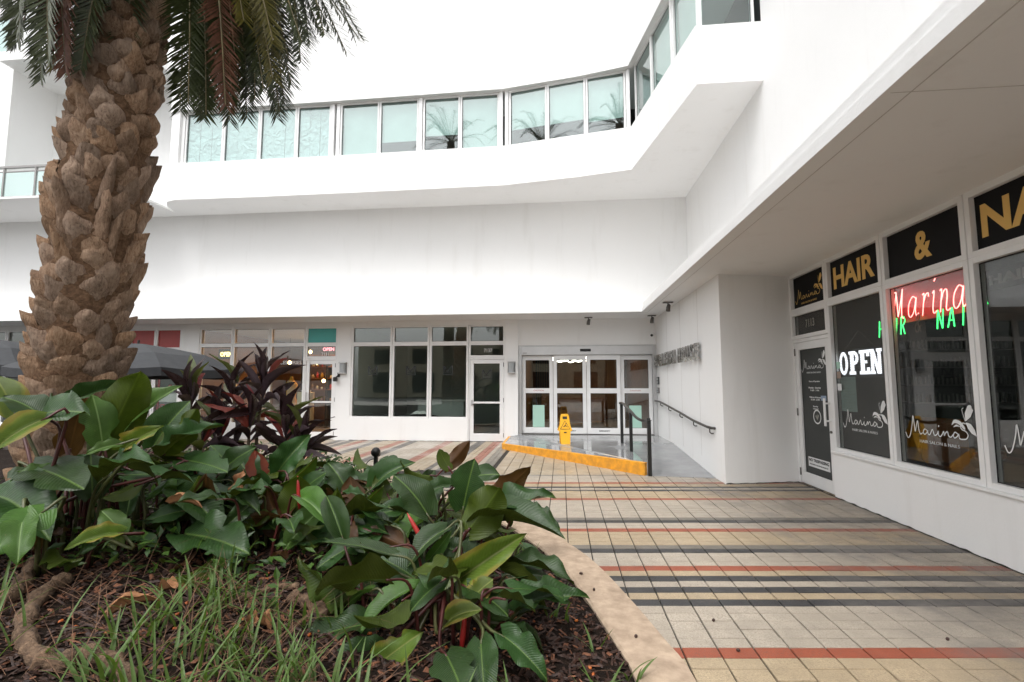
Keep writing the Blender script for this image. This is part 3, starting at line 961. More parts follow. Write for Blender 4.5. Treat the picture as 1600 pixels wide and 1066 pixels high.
def shop_door(T, u0, u1, z0, ztop, stile=0.105, bot=0.20, mid=1.02, hinge_right=True, gl=None, film=None, top_rail=0.11, panes=2, label=None):
    """a glazed aluminium door leaf inside its own narrow frame"""
    mb = MB()
    mb.box(u0, u0 + 0.035, -0.115, -0.015, z0, ztop, T=T)
    mb.box(u1 - 0.035, u1, -0.115, -0.015, z0, ztop, T=T)
    mb.box(u0 + 0.035, u1 - 0.035, -0.115, -0.015, ztop - 0.05, ztop, T=T)
    fr = part(mb, 'door_frame', M['alu'], bevel=0.003)
    a, b, lo, hi = u0 + 0.041, u1 - 0.041, z0 + 0.012, ztop - 0.056
    mb = MB()
    mb.box(a, a + stile, -0.085, -0.03, lo, hi, T=T)
    mb.box(b - stile, b, -0.085, -0.03, lo, hi, T=T)
    mb.box(a + stile, b - stile, -0.085, -0.03, hi - top_rail, hi, T=T)
    mb.box(a + stile, b - stile, -0.085, -0.03, lo, lo + bot, T=T)
    if panes == 2:
        mb.box(a + stile, b - stile, -0.082, -0.033, mid - 0.025, mid + 0.025, T=T)
    dr = part(mb, 'door', M['alu'], bevel=0.004)
    if label: dr['label'] = label
    spans = [(lo + bot, hi - top_rail)] if panes == 1 else [(lo + bot, mid - 0.025), (mid + 0.025, hi - top_rail)]
    for (c, d) in spans:
        pb = MB(); pb.box(a + stile - 0.003, b - stile + 0.003, -0.062, -0.056, c - 0.003, d + 0.003, T=T)
        pb.build('pane', film or gl or GS, dr)
        gb = MB(); frame_bars(gb, T, a + stile, b - stile, c, d, 0.008, -0.057, -0.052)
        gb.build('gasket', M['gasket'], dr)
    hx = b + 0.002 if hinge_right else a - 0.002
    for z in (lo + 0.16, (lo + hi) / 2, hi - 0.14):
        hb = MB(); hb.tube([T @ Vector((hx, -0.022, z - 0.055)), T @ Vector((hx, -0.022, z + 0.055))], 0.011, 8)
        hb.build('hinge', M['hinge'], dr, smooth=True)
    kx = a + stile * 0.5 if hinge_right else b - stile * 0.5
    return dr, kx

dr, kx = shop_door(TB, -2.455, -1.475, 0.0, 2.22, stile=0.10, hinge_right=True)
hb = MB(); hb.box(kx - 0.02, kx + 0.02, -0.03, -0.005, 0.93, 1.09, T=TB); hb.box(kx - 0.012, kx + 0.06, -0.028, 0.018, 0.98, 1.0, T=TB)
hb.build('handle', M['silver'], dr, bevel=0.004)
dr, kx = shop_door(TB, -7.045, -6.125, 0.0, 2.22, stile=0.095, hinge_right=True)
hb = MB()
for z in (1.0, 1.26): hb.box(kx - 0.01, kx + 0.01, -0.03, 0.03, z - 0.01, z + 0.01, T=TB)
hb.box(kx - 0.012, kx + 0.012, 0.022, 0.04, 0.97, 1.29, T=TB)
hb.build('handle', M['silver'], dr, bevel=0.003)
hb = MB(); hb.box(kx - 0.013, kx + 0.013, -0.03, -0.012, 0.86, 0.886, T=TB); hb.build('lock', M['hinge'], dr, bevel=0.006)

# ---- sliding entrance doors
TE = frame((0, YD, 0), (1, 0, 0), (0, -1, 0))
mb = MB()
mb.box(-1.13, -1.04, -0.10, 0.02, 0.15, 2.53, T=TE)
mb.box(2.36, 2.458, -0.10, 0.02, 0.19, 2.53, T=TE)
mb.box(-1.04, 2.36, -0.10, 0.02, 2.505, 2.53, T=TE)
part(mb, 'entrance_frame', M['silver'], bevel=0.004)
mb = MB(); mb.box(-1.04, 2.36, -0.14, 0.045, 2.275, 2.503, T=TE)
hd = part(mb, 'door_header', M['silver'], bevel=0.006)
mb = MB(); mb.box(0.50, 0.78, 0.045, 0.062, 2.36, 2.43, T=TE); mb.build('motion_sensor', M['gasket'], hd, bevel=0.008)
mb = MB(); mb.box(-1.0, -0.90, 0.045, 0.048, 2.32, 2.335, T=TE); mb.build('maker_plate', M['hinge'], hd)
mb = MB(); mb.box(-1.04, 2.36, -0.12, 0.03, 0.185, 0.222, T=TE); part(mb, 'threshold', M['hinge'])
lead = [(-1.035, -0.215, -0.07, 0.55), (-0.205, 0.655, 0.0, 0.9), (0.665, 1.535, 0.0, 0.9), (1.545, 2.355, -0.07, 0.55)]
for k, (a, b, dy, _) in enumerate(lead):
    mb = MB()
    st_ = 0.095
    d0, d1 = dy - 0.045, dy
    mb.box(a, a + st_, d0, d1, 0.225, 2.27, T=TE); mb.box(b - st_, b, d0, d1, 0.225, 2.27, T=TE)
    for (c, d) in ((2.145, 2.27), (1.27, 1.40), (0.225, 0.375)):
        mb.box(a + st_, b - st_, d0, d1, c, d, T=TE)
    dr = part(mb, 'sliding_door' if k in (1, 2) else 'side_light', M['alu'], bevel=0.004)
    for (c, d) in ((0.375, 1.27), (1.40, 2.145)):
        pb = MB(); pb.box(a + st_ - 0.003, b - st_ + 0.003, d0 + 0.018, d0 + 0.024, c - 0.003, d + 0.003, T=TE); pb.build('pane', GS, dr)
        gb = MB(); frame_bars(gb, TE, a + st_, b - st_, c, d, 0.008, d0 + 0.024, d0 + 0.03); gb.build('gasket', M['gasket'], dr)
    if k in (0, 3):
        c = -0.60 if k == 0 else 1.91
        pb = MB(); pb.box(c - 0.155, c + 0.155, d0 + 0.0245, d0 + 0.0275, 0.378, 0.955, T=TE); pb.build('frosted_panel', M['frost'], dr)
        lettering('CAUTION', TE, c - 0.13, 1.325, 0.27, 0.032, M['red_vinyl'], dr, depth=dy + 0.001, ext=0.0008)
    else:
        c = (a + b) / 2
        lettering('EMERGENCY', TE, c - 0.13, 0.285, 0.28, 0.034, M['dark_vinyl'], dr, bold=0.0015, depth=dy + 0.001, ext=0.0008)

# ---- salon front on the right
TS = frame((XS, 0, 0), (0, -1, 0), (-1, 0, 0))        # u = -Y
Y2u = lambda y: -y
mb = MB(); mb.box(XS - 0.012, XS + 0.16, -2.4, 7.05, -0.03, 0.585); part(mb, 'stall_riser', ST)
mb = MB(); mb.box(XS - 0.04, XS + 0.1, -2.4, 7.05, 0.586, 0.615); part(mb, 'sill', M['alu'], bevel=0.004)
SD = (-0.09, 0.0)
bays = [(7.02, 5.855), (5.845, 4.68), (4.67, 3.50), (3.49, 2.32), (2.31, 1.14), (1.13, -0.04)]
for a, b in bays:
    window(TS, -a, -b, 0.617, 2.615, 0.05, SD, GD, gd=-0.05)
    window(TS, -a, -b, 2.618, ZC - 0.002, 0.055, SD, None, name='transom_window')
window(TS, -8.09, -7.03, 2.618, ZC - 0.002, 0.055, SD, None, name='transom_window')
window(TS, -8.09, -7.03, 2.20, 2.615, 0.055, SD, GD, gd=-0.05, name='transom_window')
mb = MB(); mb.box(XS + 0.002, XS + 0.2, -2.4, -0.05, 0.617, ZC); part(mb, 'wall', ST)
dr, kx = shop_door(TS, -8.09, -7.03, 0.0, 2.195, stile=0.11, bot=0.17, hinge_right=False, film=M['charcoal'], panes=1, label='white framed salon door with charcoal film over the glass')
hb = MB()
for z in (1.0, 1.24): hb.box(kx - 0.012, kx + 0.012, -0.03, 0.045, z - 0.012, z + 0.012, T=TS)
hb.box(kx - 0.016, kx + 0.016, 0.035, 0.058, 0.93, 1.31, T=TS)
hb.build('handle', M['alu'], dr, bevel=0.005)
hb = MB(); hb.tube([TS @ Vector((kx, -0.03, 0.85)), TS @ Vector((kx, -0.012, 0.85))], 0.018, 12); hb.build('lock', M['hinge'], dr, smooth=True)
salon_door = dr
DD = -0.0545      # in front of the door film
def dirt_line(a, b, nrm, seed):
    a, b, nrm = Vector(a), Vector(b), Vector(nrm)
    n_ = int((b - a).length / 0.04)
    mb = MB(); prev = None
    for i in range(n_ + 1):
        p = a.lerp(b, i / n_)
        w_ = 0.006 + 0.020 * max(0, 0.25 + noise.noise(Vector((i * 0.21, seed, 0)))) + 0.006 * noise.noise(Vector((i * 0.9, seed, 4)))
        h_ = 0.004 + 0.014 * max(0, 0.15 + noise.noise(Vector((i * 0.33, seed, 9))))
        q = [p + nrm * w_ + Vector((0, 0, 0.0035)), p + Vector((0, 0, 0.004)) + nrm * 0.002, p + nrm * 0.002 + Vector((0, 0, 0.004 + h_))]
        if prev:
            mb.quad(prev[0], q[0], q[1], prev[1]); mb.quad(prev[1], q[1], q[2], prev[2])
        prev = q
    tag(part(mb, 'dirt_line', M['joint'], recalc=False), kind='stuff')
dirt_line((XS - 0.012, 7.05, 0), (XS - 0.012, -1, 0), (-1, 0, 0), 1)
dirt_line((XS - 0.012, 8.07, 0), (XS - 0.012, 7.05, 0), (-1, 0, 0), 2)
dirt_line((2.46, 7.78, 0), (3.64, 8.073, 0), (0.23, -0.97, 0), 3)
dirt_line((-5.72, YB, 0), (-2.46, YB, 0), (0, -1, 0), 4)
# ---- window band panes
def pane_row(A, B, stops, heads, blinds):
    A, B = Vector((A[0], A[1], 0)), Vector((B[0], B[1], 0))
    u = (B - A).normalized(); n = Vector((u.y, -u.x, 0))
    T = frame((A.x, A.y, 0), u, n)
    Lm = (B - A).length
    for (a, b, kind) in blinds:
        wd = window(T, a, b, ZS + 0.003, ZHD - 0.003, 0.045, (-0.17, -0.09), M['glass_teal'], gd=-0.13, name='band_window', fm=M['alu'], bev=0.003)
        mt, drop = {'p': (M['paper'], 0.0), 'b': (M['blind'], 0.0), 'g': (M['blind'], 0.32), 'h': (M['blind'], 0.42), 'n': (None, 0)}[kind]
        if mt:
            bb = MB()
            if kind == 'p':
                k = 3
                for q in range(k):
                    w0 = (b - a - 0.1) / k
                    bb.box(a + 0.05 + q * w0 + random.uniform(0, 0.012), a + 0.05 + (q + 1) * w0, -0.165 - 0.004 * q, -0.158 - 0.004 * q, ZS + 0.05 + random.uniform(0, 0.03), ZHD - 0.05, T=T)
            else:
                bb.box(a + 0.05, b - 0.05, -0.20, -0.194, ZS + 0.05 + drop, ZHD - 0.05, T=T)
            bb.build('blind', mt, wd)
    return T

def posts(T, us, w=0.05):
    for u in us:
        mb = MB(); mb.box(u - w, u + w, -0.18, -0.06, ZS + 0.002, ZHD - 0.002, T=T)
        part(mb, 'mullion', M['alu'], bevel=0.004)
# facet lines a little inside the wall face; stops from the photograph's mullions
x0 = -10.16
rowA = [(-10.10, -9.00, 'p'), (-8.99, -7.97, 'p'), (-7.96, -6.93, 'p'), (-6.92, -5.98, 'p')]
T1 = pane_row((x0, 11.63), (-5.85, 11.635), None, None, [(a - x0, b - x0, k) for a, b, k in rowA])
posts(T1, [0.01, -5.92 - x0], 0.045)
rowB = [(-5.72, -4.66, 'b'), (-4.65, -3.60, 'g'), (-3.48, -2.51, 'h'), (-2.50, -1.50, 'b')]
T2 = pane_row((-5.85, 11.635), (-1.4, 11.55), None, None, [(a + 5.85, b + 5.85, k) for a, b, k in rowB])
posts(T2, [0.08, 2.31, 4.40], 0.045)
L3 = math.hypot(3.05, 0.59)
T3 = pane_row((-1.4, 11.55), (1.65, 10.96), None, None, [(0.14, 1.11, 'h'), (1.12, 2.06, 'h'), (2.07, 3.0, 'g')])
posts(T3, [0.085, L3 - 0.05], 0.045)
L4 = math.hypot(0.61, 3.13)
T4 = pane_row((1.65, 10.96), (2.26, 7.83), None, None, [(0.06, 1.05, 'n'), (1.06, 2.08, 'b'), (2.14, 3.10, 'b')])
posts(T4, [2.11], 0.03)
T5 = pane_row((2.26, 7.83), (XU, 7.83), None, None, [(0.08, 0.98, 'n')])
for (xa, xb, yy, zz) in ((-10.7, XU, 12.2, 0),):
    mb = MB(); mb.box(xa, xb, yy + 0.55, yy + 0.6, ZS, ZHD); part(mb, 'room_back', M['wall_dark'])

# ---- balcony rail, window and door on the far left
rl = MB()
for x in (-18.4, -17.2, -16.0, -14.8, -13.85, -12.9, -11.95, -11.15):
    rl.box(x - 0.025, x + 0.025, 11.14, 11.19, 6.46, 7.26)
rl.box(-19, -11.0, 11.13, 11.2, 7.26, 7.32)
rl.box(-19, -11.0, 11.15, 11.18, 7.15, 7.18)
rail = part(rl, 'balustrade', M['grey_rail'], bevel=0.003)
for a, b in ((-18.37, -17.23), (-17.17, -16.03), (-15.97, -14.83), (-14.77, -13.88), (-13.82, -12.93), (-12.87, -11.98), (-11.92, -11.18)):
    mb = MB(); mb.box(a, b, 11.16, 11.168, 6.50, 7.14); mb.build('pane', M['glass_rail'], rail)
TBL = frame((0, 12.65, 0), (1, 0, 0), (0, -1, 0))
window(TBL, -14.1, -13.0, 6.47, 8.15, 0.07, (-0.02, 0.06), GS, fm=M['grey_rail'], gd=0.02, name='balcony_door')
window(frame((0, 11.45, 0), (1, 0, 0), (0, -1, 0)), -16.3, -15.35, 10.72, 11.9, 0.07, (-0.02, 0.05), M['glass_teal'], fm=M['grey_rail'], gd=0.02, name='window')
window(TBL, -14.4, -13.2, 10.75, 12.1, 0.07, (-0.02, 0.06), GS, fm=M['grey_rail'], gd=0.02, name='window')
# ------------------------------------------------------------------ rooms behind the glass
def room(x0, x1, y0, y1, z0, z1, wall, floor, ceil, open_side):
    """five faces of a room as thin slabs, joined into one part"""
    t = 0.1
    mb = MB()
    if open_side != 'y-': mb.box(x0 - t, x1 + t, y0 - t, y0, z0, z1)
    if open_side != 'x-': mb.box(x0 - t, x0, y0, y1, z0, z1)
    mb.box(x1, x1 + t, y0, y1, z0, z1)
    mb.box(x0 - t, x1 + t, y1, y1 + t, z0, z1)
    o = mb.build('room_wall', wall, bld)
    fb = MB(); fb.box(x0, x1, y0, y1, z0 - 0.05, z0 + 0.004); fb.build('room_floor', floor, bld)
    cb = MB(); cb.box(x0, x1, y0, y1, z1 - 0.02, z1 + 0.1); cb.build('room_ceiling', ceil, bld)
    return o
room(-10.5, -6.0, 13.03, 18, 0, 3.12, M['wall_warm'], M['floor_in'], M['white_in'], 'y-')
room(-5.8, -1.45, 13.03, 18, 0, 3.12, M['wall_in'], M['floor_in'], M['wall_in'], 'y-')
room(-1.1, 2.46, 13.13, 19, 0.19, 2.9, M['wood'], M['floor_in'], M['wall_dark'], 'y-')
room(-17.6, -10.8, 13.03, 17, 0, 3.12, M['wall_in'], M['floor_in'], M['white_in'], 'y-')
room(XS + 0.21, 8.8, -0.1, 8.4, 0, 3.12, M['wall_dark'], M['floor_in'], M['wall_in'], 'x-')

# lobby: mirror-dark console wall, chandelier, plants of light
t = thing('chandelier', (0.3, 15.6, 2.6), 'lit chandelier of pale curved tubes hanging in the lobby behind the sliding doors', 'chandelier')
mb = MB()
for k in range(9):
    a = k * 0.7
    x = 0.3 + 0.62 * math.cos(a) * (0.5 + 0.5 * (k % 2)); y = 15.6 + 0.4 * math.sin(a)
    mb.tube(catmull([(x - 0.32, y, 2.36 + 0.05 * (k % 3)), (x - 0.05, y + 0.05, 2.22 + 0.03 * (k % 2)), (x + 0.3, y, 2.38)], 4), 0.014, 6)
mb.build('light_tube', M['white_lamp'], t, smooth=True)
mb = MB(); mb.cyl((0.3, 15.6), 0.012, 2.3, 2.86, 8); mb.cyl((0.3, 15.6), 0.12, 2.86, 2.88, 16); mb.build('stem', M['steel'], t)
t = thing('reception_desk', (0.4, 17.6, 0.19), 'wooden reception desk at the back of the lobby', 'desk')
mb = MB(); mb.box(-0.7, 1.5, 17.3, 17.9, 0.194, 1.2); mb.build('body', M['wood'], t, bevel=0.01)
mb = MB(); mb.box(-0.75, 1.55, 17.25, 17.95, 1.2, 1.25); mb.build('top', M['steel'], t, bevel=0.006)
for x, mm, nm in ((-0.98, 'wall_dark', 'slatted dark wall panel at the left of the lobby'), (1.75, 'wall_warm', 'lit timber wall panel at the right of the lobby')):
    t = thing('wall_panel', (x + 0.3, 18.8, 0.3), nm, 'panel')
    for k in range(8):
        mb = MB(); mb.box(x + k * 0.085, x + k * 0.085 + 0.07, 18.82, 18.88, 0.3, 2.7); mb.build('slat', M[mm], t)
mb = MB(); mb.box(0.0, 1.6, 16.0, 17.0, 2.86, 2.878)
tag(mb.build('ceiling_light', M['lobby_panel']), 'warm flat light panel on the lobby ceiling', 'light')

# logo shop: counter, dark cloth over the window ledge with a white cloth on it
t = thing('counter', (-3.4, 14.6, 0), 'low grey counter inside the shop with the square logo', 'counter')
mb = MB(); mb.box(-4.3, -2.9, 14.4, 15.0, 0.004, 1.0); mb.build('body', M['wall_in'], t, bevel=0.01)
mb = MB(); mb.box(-4.35, -2.85, 14.35, 15.05, 1.0, 1.04); mb.build('top', M['white_in'], t, bevel=0.005)
mb = MB(); mb.box(-5.55, -2.6, 13.04, 13.5, 0.004, 0.60); tag(mb.build('display_ledge', M['wall_in']), 'low display ledge under the logo shop windows', 'ledge')
def cloth(name, cx, cy, z0, rx, ry, h, mat, label, cat, seed):
    mb = MB(); n_ = 18
    for i in range(n_ + 1):
        for j in range(8):
            u, v = i / n_ * 2 - 1, j / 7 * 2 - 1
            f = max(0, 1 - u * u) ** 0.5 * max(0, 1 - v * v * 0.8)
            mb.v.append((cx + u * rx, cy + v * ry, z0 + f * h * (0.55 + 0.6 * noise.noise(Vector((u * 3 + seed, v * 3, seed))))))
    for i in range(n_):
        for j in range(7):
            mb.f.append((i * 8 + j, (i + 1) * 8 + j, (i + 1) * 8 + j + 1, i * 8 + j + 1)); mb.m.append(0)
    return tag(mb.build(name, mat, smooth=True), label, cat)
cloth('cloth', -4.75, 13.25, 0.603, 0.75, 0.18, 0.14, M['fabric_dark'], 'dark cloth heaped on the ledge behind the left logo window', 'cloth', 1)
cloth('cloth', -3.95, 13.25, 0.603, 0.62, 0.18, 0.12, M['fabric_dark'], 'dark cloth heaped on the ledge behind the middle logo window', 'cloth', 5)
cloth('cloth', -3.85, 13.22, 0.68, 0.28, 0.12, 0.14, M['white_in'], 'crumpled white cloth lying on the dark cloth behind the logo window', 'cloth', 9)
# square logos stuck on that shop's glass
TBg = frame((0, YB + 0.068, 0), (1, 0, 0), (0, -1, 0))
for k, (cx, zz, wh) in enumerate(((-5.12, 1.88, 'left window'), (-4.05, 1.88, 'middle window'), (-3.02, 1.88, 'right window'), (-1.965, 1.78, 'door'))):
    mb = MB(); q = 0.115
    r_ = [(cx - q, zz - q), (cx + q, zz - q), (cx + q, zz + q), (cx - q, zz + q)]
    ribbon(mb, [r_[3], r_[0], r_[1], r_[2]], 0.03, 0.002)
    ribbon(mb, [(cx - q + 0.01, zz + 0.10), (cx - 0.02, zz - 0.03), (cx + q - 0.01, zz + 0.12)], 0.032, 0.003)
    ribbon(mb, [(cx - 0.07, zz - 0.05), (cx + 0.07, zz - 0.05)], 0.02, 0.003)
    tag(mb.build('logo_decal', M['dark_vinyl'], T=frame((0, YB + (0.0 if k < 3 else -0.012) + 0.058, 0), (1, 0, 0), (0, -1, 0))), 'dark square letter logo stuck on the glass of the logo shop ' + wh, 'decal', 'square logos of the middle shop')
tag(lettering('7137', TBg, -2.05, 2.36, 0.22, 0.10, M['white_vinyl'], None, 'house_number', depth=0.004), 'small white house number over the logo shop door', 'number')
# accessory shop: shelves with small lit jars, dress forms, pedestal, tables
t = thing('display_shelf', (-7.9, 16.2, 0), 'dark display shelving full of small warm goods at the back of the accessory shop', 'shelf')
mb = MB()
for x in (-9.0, -8.1, -7.2): mb.box(x - 0.03, x + 0.03, 16.2, 16.6, 0.004, 2.75)
mb.build('upright', M['fabric_dark'], t)
for z in (0.9, 1.3, 1.7, 2.1, 2.5):
    mb = MB(); mb.box(-8.965, -7.235, 16.2, 16.58, z, z + 0.03); mb.build('shelf_board', M['wood'], t)
gm = [('cream', 'cream'), ('orange', 'orange'), ('mustard', 'mustard'), ('beige', 'beige'), ('white_in', 'white'), ('red_vinyl', 'red')]
for z, sh in ((0.93, 'lowest'), (1.33, 'second lowest'), (1.73, 'second highest'), (2.13, 'highest')):
    for q, x in enumerate([ -8.85 + 0.17 * q for q in range(10)]):
        if abs(x + 8.1) < 0.06: continue
        nth = ('first', 'second', 'third', 'fourth', 'fifth', 'sixth', 'seventh', 'eighth', 'ninth', 'tenth')[q]
        jm, jn = random.choice(gm)
        mb = MB(); r0 = random.uniform(0.03, 0.055); h = random.uniform(0.08, 0.22)
        mb.tube([(x, 16.35, z + 0.001), (x, 16.35, z + h * 0.6), (x, 16.35, z + h)], [r0, r0 * 1.1, r0 * 0.5], 8)
        tag(mb.build('shelf_jar', M[jm], smooth=True), '%s jar, %s from the left on the %s shelf of the accessory shop' % (jn, nth, sh), 'jar', 'goods on the accessory shop shelves')
for x, y, z, nm in ((-8.05, 15.9, 1.62, 'lowest'), (-7.95, 15.2, 2.2, 'rightmost'), (-9.3, 15.9, 2.25, 'leftmost'), (-8.62, 16.0, 2.62, 'highest')):
    t = thing('pendant_lamp', (x, y, z), nm + ' of the small glowing warm lamps hanging in the accessory shop', 'lamp', 'hanging lamps in the accessory shop')
    mb = MB(); mb.tube([(x, y, z - 0.06), (x, y, z - 0.03), (x, y, z + 0.03), (x, y, z + 0.06)], [0.02, 0.055, 0.055, 0.02], 10); mb.build('bulb', M['warm_lamp'], t, smooth=True)
    mb = MB(); mb.cyl((x, y), 0.005, z + 0.06, 3.1, 6); mb.build('cord', M['fabric_dark'], t)
mb = MB(); mb.box(-7.6, -6.4, 14.4, 16.5, 3.06, 3.098)
tag(mb.build('ceiling_light', M['warm_panel']), 'warm flat light panel on the accessory shop ceiling', 'light')
t = thing('pedestal', (-7.36, 13.5, 0), 'pale cream round pedestal behind the accessory shop window', 'pedestal')
mb = MB(); mb.cyl((-7.36, 13.5), 0.23, 0.004, 1.28, 24); mb.build('drum', M['cream'], t, bevel=0.01)
mb = MB(); mb.tube([(-7.36, 13.5, 1.283), (-7.36, 13.5, 1.33), (-7.36, 13.5, 1.36)], [0.12, 0.15, 0.06], 14); mb.build('bowl', M['white_in'], t, smooth=True)
def dress_form(x, y, mat, label):
    t = thing('dress_form', (x, y, 0), label, 'dress form', 'dress forms in the accessory shop window')
    mb = MB()
    prof = [(0.45, 0.34), (0.8, 0.26), (1.12, 0.14), (1.3, 0.17), (1.5, 0.2), (1.58, 0.12), (1.66, 0.05), (1.74, 0.045)]
    for (z, r_) in prof:
        for q in range(18):
            a = q / 18 * 2 * math.pi
            rr = r_ * (1 + (0.06 * math.sin(6 * a) if z < 1.1 else 0))
            mb.v.append((x + rr * math.cos(a), y + 0.72 * rr * math.sin(a), z))
    for i in range(len(prof) - 1):
        for q in range(18):
            mb.f.append((i * 18 + q, i * 18 + (q + 1) % 18, (i + 1) * 18 + (q + 1) % 18, (i + 1) * 18 + q)); mb.m.append(0)
    mb.build('dress', mat, t, smooth=True)
    mb = MB(); mb.cyl((x, y), 0.015, 0.02, 0.5, 8); mb.cyl((x, y), 0.16, 0.005, 0.02, 16); mb.build('stand', M['steel'], t)
dress_form(-9.75, 13.55, M['cream'], 'dress form in a pale cream dress behind the far left accessory window')
dress_form(-9.0, 13.7, M['beige'], 'dress form in a beige dress behind the second accessory window')
dress_form(-8.05, 13.9, M['mustard'], 'dress form in a mustard dress near the pedestal')
t = thing('table', (-6.6, 14.8, 0), 'small dark table with folded cloths behind the accessory shop door', 'table')
mb = MB(); mb.box(-7.05, -6.2, 14.5, 15.1, 0.86, 0.90); mb.build('tabletop', M['wood'], t, bevel=0.004)
for sx in (-7.0, -6.25):
    for sy in (14.55, 15.05):
        mb = MB(); mb.box(sx - 0.025, sx + 0.025, sy - 0.025, sy + 0.025, 0.004, 0.858); mb.build('leg', M['wood'], t)
cloth('cloth', -6.55, 14.8, 0.902, 0.2, 0.15, 0.1, M['white_in'], 'white cloth folded on the dark table in the accessory shop', 'cloth', 3)
t = thing('open_sign', (-9.48, 12.9, 2.2), 'small dark sign with glowing yellow letters OPEN in the accessory shop window', 'sign')
mb = MB(); mb.box(-9.72, -9.24, 12.94, 12.97, 2.22, 2.50); mb.build('board', M['fabric_dark'], t, bevel=0.006)
lettering('OPEN', frame((0, 12.94, 0), (1, 0, 0), (0, -1, 0)), -9.66, 2.30, 0.36, 0.12, M['yellow_sign'], t, bold=0.006)
tag(lettering('ACCESSORIES', TBg, -8.0, 2.06, 0.82, 0.10, M['white_vinyl'], None, 'window_lettering', depth=0.004), 'white word ACCESSORIES on the window beside the shop door', 'lettering')
t = thing('open_sign', (-6.45, 12.93, 2.4), 'glowing pink sign above the door of the accessory shop', 'sign')
mb = MB(); mb.box(-6.62, -6.25, 12.93, 12.95, 2.42, 2.54); mb.build('board', M['fabric_dark'], t)
lettering('OPEN', frame((0, 12.93, 0), (1, 0, 0), (0, -1, 0)), -6.60, 2.435, 0.33, 0.09, M['pink_sign'], t, bold=0.004)
tag(lettering('7131', TBg, -6.60, 2.29, 0.20, 0.09, M['white_vinyl'], None, 'house_number', depth=0.004), 'small white house number under the pink sign', 'number')
# red shop
for a, b in ((-12.33, -11.66), (-11.52, -10.83)):
    t = thing('window_poster', ((a + b) / 2, 12.92, 0.5), 'red bordered poster in the red shop window ' + ('left of' if a < -12 else 'beside') + ' the white pier', 'poster')
    mb = MB(); frame_bars(mb, frame((0, 12.92, 0), (1, 0, 0), (0, -1, 0)), a, b, 0.45, 2.46, 0.07, -0.02, 0.0); mb.build('border', M['red_vinyl'], t)
    mb = MB(); mb.box(a + 0.07, b - 0.07, 12.923, 12.935, 1.0, 1.24); mb.build('band', M['white_in'], t)
    lettering('STORE', frame((0, 12.922, 0), (1, 0, 0), (0, -1, 0)), a + 0.1, 0.80, b - a - 0.2, 0.14, M['red_vinyl'], t, bold=0.006)
    for q in range(6):
        mb = MB(); x = a + 0.16 + (q % 3) * (b - a - 0.32) / 2; z = (1.42, 1.92)[q // 3]
        tm, tn = (('red_vinyl', 'red'), ('white_in', 'white'), ('beige', 'beige'), ('orange', 'orange'))[(q * 3 + (a < -12)) % 4]
        mb.tube([(x, 13.2, z - 0.08), (x, 13.2, z), (x, 13.2, z + 0.08)], [0.03, 0.08, 0.03], 8)
        tag(mb.build('toy', M[tm], smooth=True), '%s toy, %s of the %s row in the %s red bordered shop window' % (tn, ('left', 'middle', 'right')[q % 3], ('lower', 'upper')[q // 3], 'left' if a < -12 else 'right'), 'toy', 'toys in the red shop window')
t = thing('planter_box', (-11.9, 12.2, 0), 'white box planter standing against the red shopfront', 'planter')
mb = MB(); mb.box(-12.3, -11.35, 11.9, 12.5, 0.02, 0.72); mb.build('box', M['alu'], t, bevel=0.012)
mb = MB(); mb.box(-12.26, -11.39, 11.94, 12.46, 0.0, 0.02); mb.build('foot', M['hinge'], t)
# salon interior
def salon_chair(x, y, mat, label, rot):
    t = thing('salon_chair', (x, y, 0), label, 'chair', 'chairs in the salon')
    T = Matrix.Translation((x, y, 0)) @ Matrix.Rotation(rot, 4, 'Z')
    mb = MB(); mb.box(-0.28, 0.28, -0.26, 0.26, 0.42, 0.56, T=T); mb.build('seat', mat, t, bevel=0.05)
    mb = MB(); mb.box(-0.27, 0.27, 0.22, 0.34, 0.5, 1.08, T=T); mb.build('backrest', mat, t, bevel=0.05)
    for s in (-1, 1):
        mb = MB(); mb.box(s * 0.31 - 0.04, s * 0.31 + 0.04, -0.22, 0.26, 0.6, 0.70, T=T); mb.build('armrest', mat, t, bevel=0.025)
    mb = MB(); mb.cyl((x, y), 0.04, 0.02, 0.44, 10); mb.cyl((x, y), 0.26, 0.004, 0.02, 20); mb.build('pedestal', M['steel'], t)
salon_chair(5.0, 6.75, M['orange'], 'orange salon chair behind the first window', 1.9)
salon_chair(5.3, 5.55, M['orange'], 'orange salon chair behind the second window', 2.2)
salon_chair(4.55, 4.75, M['beige'], 'beige rounded salon chair close behind the second window', 1.2)
for y, nm in ((7.0, 'first'), (5.7, 'second'), (4.4, 'third')):
    t = thing('wall_mirror', (8.7, y, 0.9), 'dark framed mirror on the far salon wall opposite the %s window' % nm, 'mirror')
    mb = MB(); mb.box(8.7, 8.74, y - 0.42, y + 0.42, 0.9, 2.2); mb.build('frame', M['white_in'], t, bevel=0.01)
    mb = MB(); mb.box(8.688, 8.698, y - 0.36, y + 0.36, 0.96, 2.14); mb.build('glass', M['steel'], t)
t = thing('styling_desk', (7.6, 5.2, 0), 'long dark red styling counter in the salon', 'counter')
mb = MB(); mb.box(6.3, 6.8, 2.5, 6.2, 0.004, 0.92); mb.build('body', simple('maroon_laminate', (0.12, 0.035, 0.035), None, 2, 0.4), t, bevel=0.008)
mb = MB(); mb.box(6.25, 6.85, 2.45, 6.25, 0.92, 0.96); mb.build('top', M['white_in'], t, bevel=0.004)
t = thing('polish_rack', (7.9, 7.9, 1.2), 'rack of small bottles on the end wall of the salon', 'rack')
for k in range(4):
    mb = MB(); mb.box(5.4, 7.0, 8.24, 8.38, 1.2 + k * 0.28, 1.22 + k * 0.28); mb.build('shelf_board', M['hinge'], t)
mb = MB()
